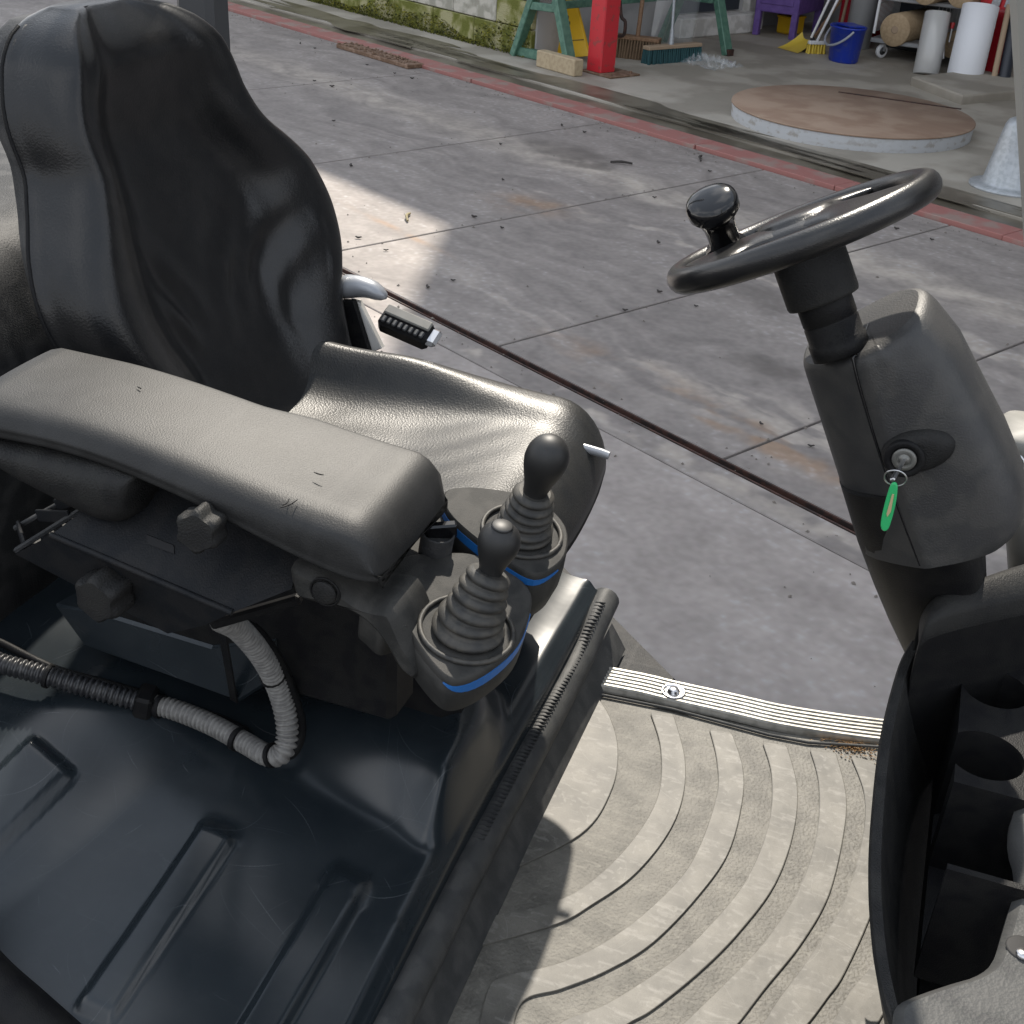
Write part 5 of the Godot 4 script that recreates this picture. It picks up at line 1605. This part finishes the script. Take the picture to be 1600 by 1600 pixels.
func clutter() -> void:
	var c := yard_thing("purple_cabinet", "purple metal cabinet on short legs against the back of the bay", "cabinet", Vector3(-7.46, G0, -9.70), deg_to_rad(18.0))
	put(c, "body", bx(Vector3(0.40, 1.0, 0.66), Vector3(0, 0.70, 0), 0.008), M.purple)
	put(c, "door", bx(Vector3(0.30, 0.9, 0.012), Vector3(0, 0.72, 0.335), 0.003), M.purple)
	for q in [[-0.17, 0.30], [0.17, 0.30], [-0.17, -0.30], [0.17, -0.30]]: put(c, "leg", bx(Vector3(0.055, 0.22, 0.055), Vector3(q[0], 0.11, q[1]), 0.004), M.purple)
	var y := yard_thing("yellow_crate", "small yellow crate underneath the purple cabinet", "crate", Vector3(-7.46, G0, -9.75))
	put(y, "body", bx(Vector3(0.16, 0.15, 0.2), Vector3(0, 0.075, 0), 0.012), M.yellow)
	put(y, "rim", bx(Vector3(0.175, 0.02, 0.215), Vector3(0, 0.142, 0), 0.006), M.yellow)
	# bucket
	var b := yard_thing("mop_bucket", "blue plastic mop bucket with a grey carrying handle", "bucket", Vector3(-6.31, G0, -9.00), deg_to_rad(-25))
	var s := S()
	lathe(s, [[0.0, 0.0], [0.128, 0.0], [0.138, 0.012], [0.163, 0.255], [0.172, 0.258], [0.172, 0.272], [0.158, 0.272], [0.154, 0.255], [0.132, 0.03], [0.0, 0.025]], 40, Transform3D.IDENTITY, 1.0, 0.80)
	put(b, "pail", s, M.bucket)
	var h := S()
	var hp := []
	for i in 15:
		var a := PI * i / 14.0
		hp.append(Vector3(cos(a) * 0.170, 0.250 - sin(a) * 0.125, 0.045 + 0.115 * sin(a)))
	tube(h, hp, 0.010, 8)
	put(b, "carrying_handle", h, M.grey_handle)
	var l := S()
	box(l, Transform3D(Basis.IDENTITY, Vector3(-0.02, 0.272, -0.03)), Vector3(0.22, 0.014, 0.14), 0.005)
	put(b, "wringer", l, M.bucket)
	# dustpan and two sweeping brushes
	var d := yard_thing("dustpan", "yellow dustpan lying open side out before the purple cabinet", "dustpan", Vector3(-6.81, G0, -9.06), deg_to_rad(-12))
	var rows := []
	for i in 9:
		var row := PackedVector3Array()
		for j in 9:
			var u := j / 8.0 - 0.5
			var v := i / 8.0
			row.append(Vector3(u * lerpf(0.27, 0.20, v), 0.004 + 0.075 * v * v + 0.05 * pow(absf(u) * 2.0, 6.0) * v, 0.12 - 0.22 * v))
		rows.append(row)
	var ds := S()
	grid(ds, rows, Vector3(0, 1, 0.3))
	put(d, "pan", ds, M.yellow2)
	put(d, "handle", rod(Vector3(0.02, 0.10, -0.10), Vector3(0.10, 0.95, -0.38), 0.011), M.white)
	var b2 := yard_thing("lobby_brush", "yellow bristled brush on a white pole beside the blue bucket", "broom", Vector3(-6.65, G0, -9.08), deg_to_rad(62))
	broom_head(b2, 0.15, 0.045, 0.085, M.white, M.yellow2, 1.3)
	put(b2, "handle", rod(Vector3(0, 0.1, 0), Vector3(0.30, 1.05, 0.10), 0.011), M.white)
	var b3 := yard_thing("wooden_pole", "worn wooden pole leaning over the yellow dustpan", "pole", Vector3(-6.7421,0.0240,-9.0470))
	put(b3, "stick", rod(Vector3.ZERO, (Vector3(-6.9248,0.4376,-9.7500)) - (Vector3(-6.7421,0.0240,-9.0470)), 0.014), M.wood)
	put(b3, "dark_tip", rod(Vector3(-0.004, -0.002, 0.002), ((Vector3(-6.9248,0.4376,-9.7500)) - (Vector3(-6.7421,0.0240,-9.0470))) * 0.22, 0.0165), M.darkgrey)
	# tall metal duct, red locker, dark cupboard behind
	var du := yard_thing("metal_duct", "bright metal duct pipe standing behind the blue bucket", "pipe", Vector3(-6.70, G0, -9.72))
	var dd := S()
	lathe(dd, [[0.0, 0.0], [0.112, 0.0], [0.112, 0.5], [0.115, 0.505], [0.112, 0.51], [0.112, 1.2], [0.0, 1.2]], 32)
	put(du, "pipe", dd, M.duct)
	var rl := yard_thing("red_locker", "dark red locker between purple cabinet and metal duct", "locker", Vector3(-6.96, G0, -10.20))
	put(rl, "body", bx(Vector3(0.36, 1.5, 0.4), Vector3(0, 0.75, 0), 0.01), M.redsheet)
	put(rl, "door", bx(Vector3(0.30, 1.3, 0.012), Vector3(0, 0.76, 0.208), 0.003), M.redsheet)
	var gp := yard_thing("grey_pole", "thin grey brown pole upright left of the metal duct", "pole", Vector3(-6.9166,0.1698,-9.7200))
	put(gp, "stick", rod(Vector3(0, -0.3, 0), Vector3(0.03, 1.1, -0.1), 0.014), M.tube)
	var dc := yard_thing("dark_cupboard", "dark grey cupboard behind the blue bucket and the trolley", "cupboard", Vector3(-6.45, G0, -10.22))
	put(dc, "body", bx(Vector3(0.34, 1.5, 0.4), Vector3(0, 0.75, 0), 0.01), M.darkgrey)
	put(dc, "door", bx(Vector3(0.28, 1.4, 0.012), Vector3(0, 0.76, 0.208), 0.003), M.door)

func roll(called: String, label: String, at: Vector3, r: float, L: float, m: Material, core: float, tilt: Vector3, group := "") -> void:
	var t := yard_thing(called, label, "roll", at, 0.0, group)
	var s := S()
	lathe(s, [[core, -0.001], [r * 0.97, 0.0], [r, r * 0.03], [r, L - r * 0.03], [r * 0.97, L], [core, L + 0.001]], 32, along(tilt, Vector3.ZERO))
	put(t, "wound_sheet", s, m)
	var k := S()
	lathe(k, [[core * 0.72, -0.004], [core, -0.004], [core, L + 0.004], [core * 0.72, L + 0.004], [core * 0.70, L - 0.05], [core * 0.70, 0.05]], 20, along(tilt, Vector3.ZERO))
	put(t, "core", k, M.tube)
	for e in [0.03, L - 0.03]:
		var h := S()
		lathe(h, [[0.0, e], [core * 0.7, e], [core * 0.7, e + 0.002], [0.0, e + 0.002]], 16, along(tilt, Vector3.ZERO))
		put(t, "bore_shade", h, M.gloss)  # black disc in place of the shade inside the hollow core

func trolley() -> void:
	var o := Vector3(-5.93, G0, -9.92)
	var t := yard_thing("roll_trolley", "grey wire sided trolley on castors loaded with brown paper rolls", "trolley", o, deg_to_rad(18.0))
	put(t, "deck", bx(Vector3(1.12, 0.035, 0.78), Vector3(0.0, 0.138, 0), 0.006), M.trolley)
	put(t, "upper_shelf", bx(Vector3(1.12, 0.03, 0.70), Vector3(0.0, 0.455, -0.04), 0.006), M.trolley)
	for q in [[-0.545, 0.375], [0.545, 0.375], [-0.545, -0.375], [0.545, -0.375]]:
		put(t, "upright", rod(Vector3(q[0], 0.19, q[1]), Vector3(q[0], 1.35, q[1]), 0.012), M.white)
		var cst := Vector3(q[0] * 0.86, 0.0, q[1] * 0.86)
		var w := S()
		lathe(w, [[0.030, -0.014], [0.048, -0.016], [0.056, -0.010], [0.056, 0.010], [0.048, 0.016], [0.030, 0.014]], 28, along(Vector3(0.85, 0, 0.53), cst + Vector3(0, 0.056, 0)))
		var wm := put(t, "castor", w, M.white)
		var hb := S()
		lathe(hb, [[0.0, -0.015], [0.032, -0.015], [0.032, 0.015], [0.0, 0.015]], 16, along(Vector3(0.85, 0, 0.53), cst + Vector3(0, 0.056, 0)))
		put(wm, "hub", hb, M.darkgrey)
		for sgn in [-1.0, 1.0]: put(wm, "fork", beam(cst + Vector3(0.85, 0, 0.53) * 0.024 * sgn + Vector3(0, 0.055, 0), cst + Vector3(0.85, 0, 0.53) * 0.026 * sgn + Vector3(0, 0.125, 0), 0.028, 0.004, 0.001, Vector3(0.53, 0, -0.85)), M.mesh_steel)
	# wire side and wire back
	for i in 22:
		var z := lerpf(-0.36, 0.36, i / 21.0)
		put(t, "wire", rod(Vector3(-0.545, 0.2, z), Vector3(-0.545, 1.3, z), 0.0032, 5), M.mesh_steel)
	for i in 34:
		var x := lerpf(-0.53, 0.53, i / 33.0)
		put(t, "wire", rod(Vector3(x, 0.2, -0.37), Vector3(x, 1.3, -0.37), 0.0032, 5), M.mesh_steel)
	for yy in [0.42, 0.80, 1.05]:
		put(t, "cross_wire", rod(Vector3(-0.545, yy, -0.37), Vector3(-0.545, yy, 0.37), 0.004, 5), M.mesh_steel)
		put(t, "cross_wire", rod(Vector3(-0.545, yy, -0.372), Vector3(0.545, yy, -0.372), 0.004, 5), M.mesh_steel)
	var back := Vector3(-0.17, 0, -0.985)
	roll("paper_roll", "brown paper roll on the trolley deck, its end facing out beside the bucket", Vector3(-6.1572,0.2628,-9.4200), 0.128, 0.60, M.paper, 0.030, back)
	roll("paper_roll", "brown paper roll low on the trolley deck, half hidden behind the white roll", Vector3(-5.6425,0.2276,-9.4600), 0.100, 0.60, M.paper, 0.030, back)
	roll("paper_roll", "brown paper roll on the trolley's upper shelf, left of its neighbour", Vector3(-5.9676,0.5817,-9.4600), 0.105, 0.62, M.paper, 0.028, back)
	roll("paper_roll", "brown paper roll on the trolley's upper shelf above the white roll", Vector3(-5.6456,0.6145,-9.4400), 0.115, 0.62, M.paper, 0.028, back)
	var sa: Vector3 = Vector3(-5.6584,0.0160,-9.2000)
	var sb: Vector3 = Vector3(-5.7337,0.4589,-9.3200)
	roll("film_roll", "silvery roll of plastic film standing on end before the trolley", sa, 0.100, sa.distance_to(sb), M.film, 0.040, sb - sa)
	var wa: Vector3 = Vector3(-5.3501,0.0326,-9.2500)
	var wb: Vector3 = Vector3(-5.4187,0.5506,-9.3800)
	roll("foam_roll", "tall white foam roll standing on the concrete plinth", wa, 0.136, wa.distance_to(wb), M.whiteroll, 0.038, wb - wa)
	var r := yard_thing("red_sheet", "dark red wrapped sheet leaning behind the white roll", "sheet", Vector3(-5.10, 0.09, -9.62))
	var ro := Vector3(-5.10, 0.09, -9.62)
	put(r, "sheet", plate([(Vector3(-5.5112,0.5068,-9.5600)) - ro, (Vector3(-5.1845,0.5519,-9.5600)) - ro, (Vector3(-5.1137,0.3083,-9.5000)) - ro, (Vector3(-5.1097,0.0697,-9.4400)) - ro, (Vector3(-5.3295,0.0214,-9.4400)) - ro], Vector3(0, 0, -0.03), 0.004), M.redsheet)
	put(r, "bright_panel", plate([(Vector3(-5.6201,0.6953,-9.6000)) - ro, (Vector3(-5.2140,0.7452,-9.6000)) - ro, (Vector3(-5.1723,0.5436,-9.5800)) - ro, (Vector3(-5.5179,0.4863,-9.5800)) - ro], Vector3(0, 0, -0.02), 0.003), M.red_steel)
	for k in 2: put(r, "pale_label", bx(Vector3(0.07, 0.09, 0.006), (Vector3(-5.4056,0.5856,-9.5700)) - ro + Vector3(0.11 * k, 0, 0), 0.002, Vector3(-0.1, 0, -0.1)), M.galv)
	var a: Vector3 = Vector3(-5.1315,0.0344,-9.3000)
	var b: Vector3 = Vector3(-5.2571,0.5719,-9.5000)
	var ct := yard_thing("cardboard_tube", "thin pale cardboard tube leaning between red sheet and dark tube", "tube", a)
	put(ct, "tube", rod(Vector3.ZERO, b - a, 0.022, 14), M.tube)
	a = Vector3(-5.0745,0.0359,-9.3500)
	b = Vector3(-5.2122,0.5759,-9.5500)
	var dt := yard_thing("dark_tube", "dark navy tube leaning at the right end of the rolls", "tube", a)
	put(dt, "tube", rod(Vector3.ZERO, b - a, 0.045, 18), M.navy)
	var tl_n := 0
	for q in [[Vector3(-5.6784,0.3896,-9.3600), Vector3(-5.5925,0.1404,-9.3000)], [Vector3(-5.6362,0.3937,-9.4000), Vector3(-5.6097,0.2579,-9.3600)]]:
		a = q[0]
		b = q[1]
		var tl := yard_thing("red_handled_tool", "steel hand tool with a red grip hung on the trolley, left of the other" if q[0].x < 90.0 and tl_n == 0 else "short steel hand tool with a red grip hung on the trolley, right of the other", "tool", a)
		tl_n += 1
		put(tl, "grip", rod(Vector3.ZERO, (b - a) * 0.3, 0.020, 10, 0.014), M.red_steel)
		put(tl, "blade", rod((b - a) * 0.3, b - a, 0.008, 8), M.mesh_steel)

func litter() -> void:
	# seed pods blown over the concrete
	var pods := [[Vector3(-7.4560,0.0040,-5.3661), Vector3(-7.2553,0.0040,-5.3696), Vector3(-7.2552,0.0040,-4.7147), Vector3(-6.4110,0.0040,-4.1735), Vector3(-5.5027,0.0040,-3.6855), Vector3(-5.5003,0.0040,-4.7039), Vector3(-5.6946,0.0040,-5.3552), Vector3(-5.4967,0.0040,-5.3572), Vector3(-4.9014,0.0040,-4.2200), Vector3(-4.4620,0.0040,-3.6742), Vector3(-4.2617,0.0040,-3.6780), Vector3(-4.4685,0.0040,-3.0284), Vector3(-4.2660,0.0040,-3.0326), Vector3(-3.8105,0.0040,-3.0412), Vector3(-3.7988,0.0040,-2.9057), Vector3(-3.1854,0.0040,-3.4039), Vector3(-7.7920,0.0040,-5.3638)], [Vector3(-4.2669,0.0040,-4.6888), Vector3(-3.7275,0.0040,-4.1568), Vector3(-3.2625,0.0040,-3.6769), Vector3(-3.0650,0.0040,-3.6813), Vector3(-4.4847,0.0040,-5.3495), Vector3(-3.2767,0.0040,-5.3544), Vector3(-3.0789,0.0040,-5.3557), Vector3(-3.0727,0.0040,-4.6956), Vector3(-2.2005,0.0040,-3.0445), Vector3(-2.0042,0.0040,-3.0494)], [Vector3(-10.0308,0.0040,-3.7002), Vector3(-8.7137,0.0040,-5.3824), Vector3(-8.4972,0.0040,-5.3739), Vector3(-7.4559,0.0040,-4.7060), Vector3(-7.2619,0.0040,-4.7163), Vector3(-6.4122,0.0040,-4.1740), Vector3(-5.5096,0.0040,-3.6907)]]
	var spots := []
	for l in pods: spots.append_array(l)
	var first: Node3D = null
	for i in spots.size():
		var t: Node3D
		if first == null:
			t = yard_thing("seed_pod", "small dark seed pod lying on the grey yard concrete", "seed pod", spots[i], 0.0, "seed pods scattered over the yard")
			var s := S()
			var rr := []
			for k in 9:
				var u := k / 8.0
				var w := 0.0075 * sqrt(maxf(0.03, sin(PI * u)))
				var ring := PackedVector3Array()
				for j in 8:
					var a := TAU * j / 8
					ring.append(Vector3(-0.022 + 0.044 * u, 0.006 + sin(a) * w * 0.8 + 0.002 * sin(u * 9.0), cos(a) * w + 0.004 * sin(u * 5.0)))
				rr.append(ring)
			loft(s, rr, 1, 2)
			put(t, "husk", s, M.pod)
			first = t
		else:
			t = first.duplicate()
			t.name = numbered(self, "seed_pod")
			add_child(t)
			t.position = YB * spots[i]
		t.rotation.y = YAW + rng.randf_range(-0.9, 0.9)
		t.scale = Vector3.ONE * rng.randf_range(0.5, 0.85)
	for q in [[Vector3(-4.8471,0.0060,-5.0277), 0.7, "dark twig on the yard concrete near the red kerb line"], [Vector3(-4.7004,0.0060,-5.5158), -0.9, "short dark twig left of the steering wheel on the concrete"], [Vector3(-4.6018,0.0060,-3.3964), -0.75, "pale straw stalk in the sunlit patch of concrete"]]:
		var t := yard_thing("twig", q[2], "twig", q[0], q[1])
		var s := S()
		tube(s, crv([Vector3(-0.06, 0.002, 0), Vector3(0, 0.010, 0.008), Vector3(0.06, 0.003, -0.004)], 4), [0.006, 0.006, 0.007, 0.007, 0.008, 0.007, 0.006, 0.006, 0.005], 6)
		put(t, "stalk", s, M.stick if String(q[2]).begins_with("pale") else M.pod)
	# grit that gathers along the joints and the kerb
	var gr := S()
	gr.set_smooth_group(-1)
	for i in 1500:
		var k := rng.randf()
		var at := Vector3(rng.randf_range(-11.0, 0.5), 0.002, 0.0)
		if k < 0.35: at.z = -5.66 + absf(rng.randfn(0.0, 0.09))
		elif k < 0.60: at.z = -2.68 + rng.randfn(0.0, 0.10)
		elif k < 0.75: at = Vector3([-7.40, -5.64, -4.372, -3.18, -2.11][rng.randi() % 5] + rng.randfn(0.0, 0.02), 0.002, rng.randf_range(-5.6, -2.8))
		else: at.z = rng.randf_range(-5.6, -1.2)
		var sz := 0.0022 + 0.007 * pow(rng.randf(), 3.0)
		var yw := rng.randf() * TAU
		var e := Vector3(cos(yw), 0, sin(yw)) * sz
		var f := Vector3(-sin(yw), 0, cos(yw)) * sz * 0.7
		var top := at + Vector3(0, sz * 0.7, 0)
		for q in [[e, f], [f, -e], [-e, -f], [-f, e]]: face(gr, [at + q[0], at + q[1], top], at - Vector3.UP)
	var go := structure("grit_layer")
	go.set_meta("kind", "stuff")
	tag(go, "fine grit scattered along the joints of the yard concrete", "grit")
	var gm := put(go, "grit", gr, M.grit)
	gm.set_meta("kind", "stuff")
	# flat rusty plate with rubble by the kerb
	var c: Vector3 = Vector3(-8.0173,0.0000,-5.6256)
	var p := yard_thing("rusty_plate", "flat rusty steel plate covered with rubble lying against the red kerb", "steel plate", c)
	put(p, "plate", bx(Vector3(0.92, 0.03, 0.15), Vector3(0, 0.015, 0), 0.005), M.rust)
	var rs := S()
	rs.set_smooth_group(-1)
	for i in 160:
		var at := Vector3(rng.randf_range(-0.46, 0.42), 0.034, rng.randf_range(-0.07, 0.07))
		var k := rng.randf_range(0.004, 0.013)
		lathe(rs, [[0.0, -k * 0.4], [k, 0.0], [k * 0.6, k * 0.5], [0.0, k * 0.6]], 5, Transform3D(Basis(Vector3.UP, rng.randf() * 6.0), at))
	var rm := put(p, "rubble", rs, M.rust)
	rm.set_meta("kind", "stuff")

# ---------------------------------------------------------------- the scene
func _ready() -> void:
	rng.seed = 20
	var cam := Camera3D.new()
	cam.name = "camera"
	cam.fov = 44.53
	cam.near = 0.05
	cam.far = 600.0
	cam.transform = Transform3D(Basis(Vector3(0.9382,0.0547,-0.3418), Vector3(-0.2136,0.8685,-0.4473), Vector3(0.2724,0.4926,0.8265)), Vector3(0, 1.7, 0))
	add_child(cam)
	cam.current = true
	var sky := ProceduralSkyMaterial.new()
	sky.sky_top_color = Color(0.59, 0.625, 0.675)
	sky.sky_horizon_color = Color(0.745, 0.74, 0.735)
	sky.sky_curve = 0.15
	sky.sky_energy_multiplier = 1.28
	sky.sky_cover = cloud_image()
	sky.sky_cover_modulate = Color(0.75, 0.75, 0.75, 1.0)
	sky.ground_horizon_color = Color(0.55, 0.54, 0.52)
	sky.ground_bottom_color = Color(0.30, 0.29, 0.28)
	var env := Environment.new()
	env.background_mode = Environment.BG_SKY
	env.sky = Sky.new()
	env.sky.sky_material = sky
	env.tonemap_mode = Environment.TONE_MAPPER_LINEAR
	env.tonemap_exposure = 1.54
	env.sdfgi_enabled = true
	env.ssao_enabled = true
	env.ssil_enabled = true
	var we := WorldEnvironment.new()
	we.name = "world"
	we.environment = env
	add_child(we)
	var sun := DirectionalLight3D.new()
	sun.name = "sun"
	sun.light_energy = 1.45
	sun.light_color = Color(1.0, 0.965, 0.91)
	sun.light_angular_distance = 1.0
	sun.shadow_enabled = true
	add_child(sun)
	var el := deg_to_rad(47.0)
	var az := deg_to_rad(15.0)
	sun.look_at_from_position(Vector3.ZERO, Vector3(sin(az) * cos(el), -sin(el), cos(az) * cos(el)))
	materials()
	yard()
	buildings()
	forklift()
	background()
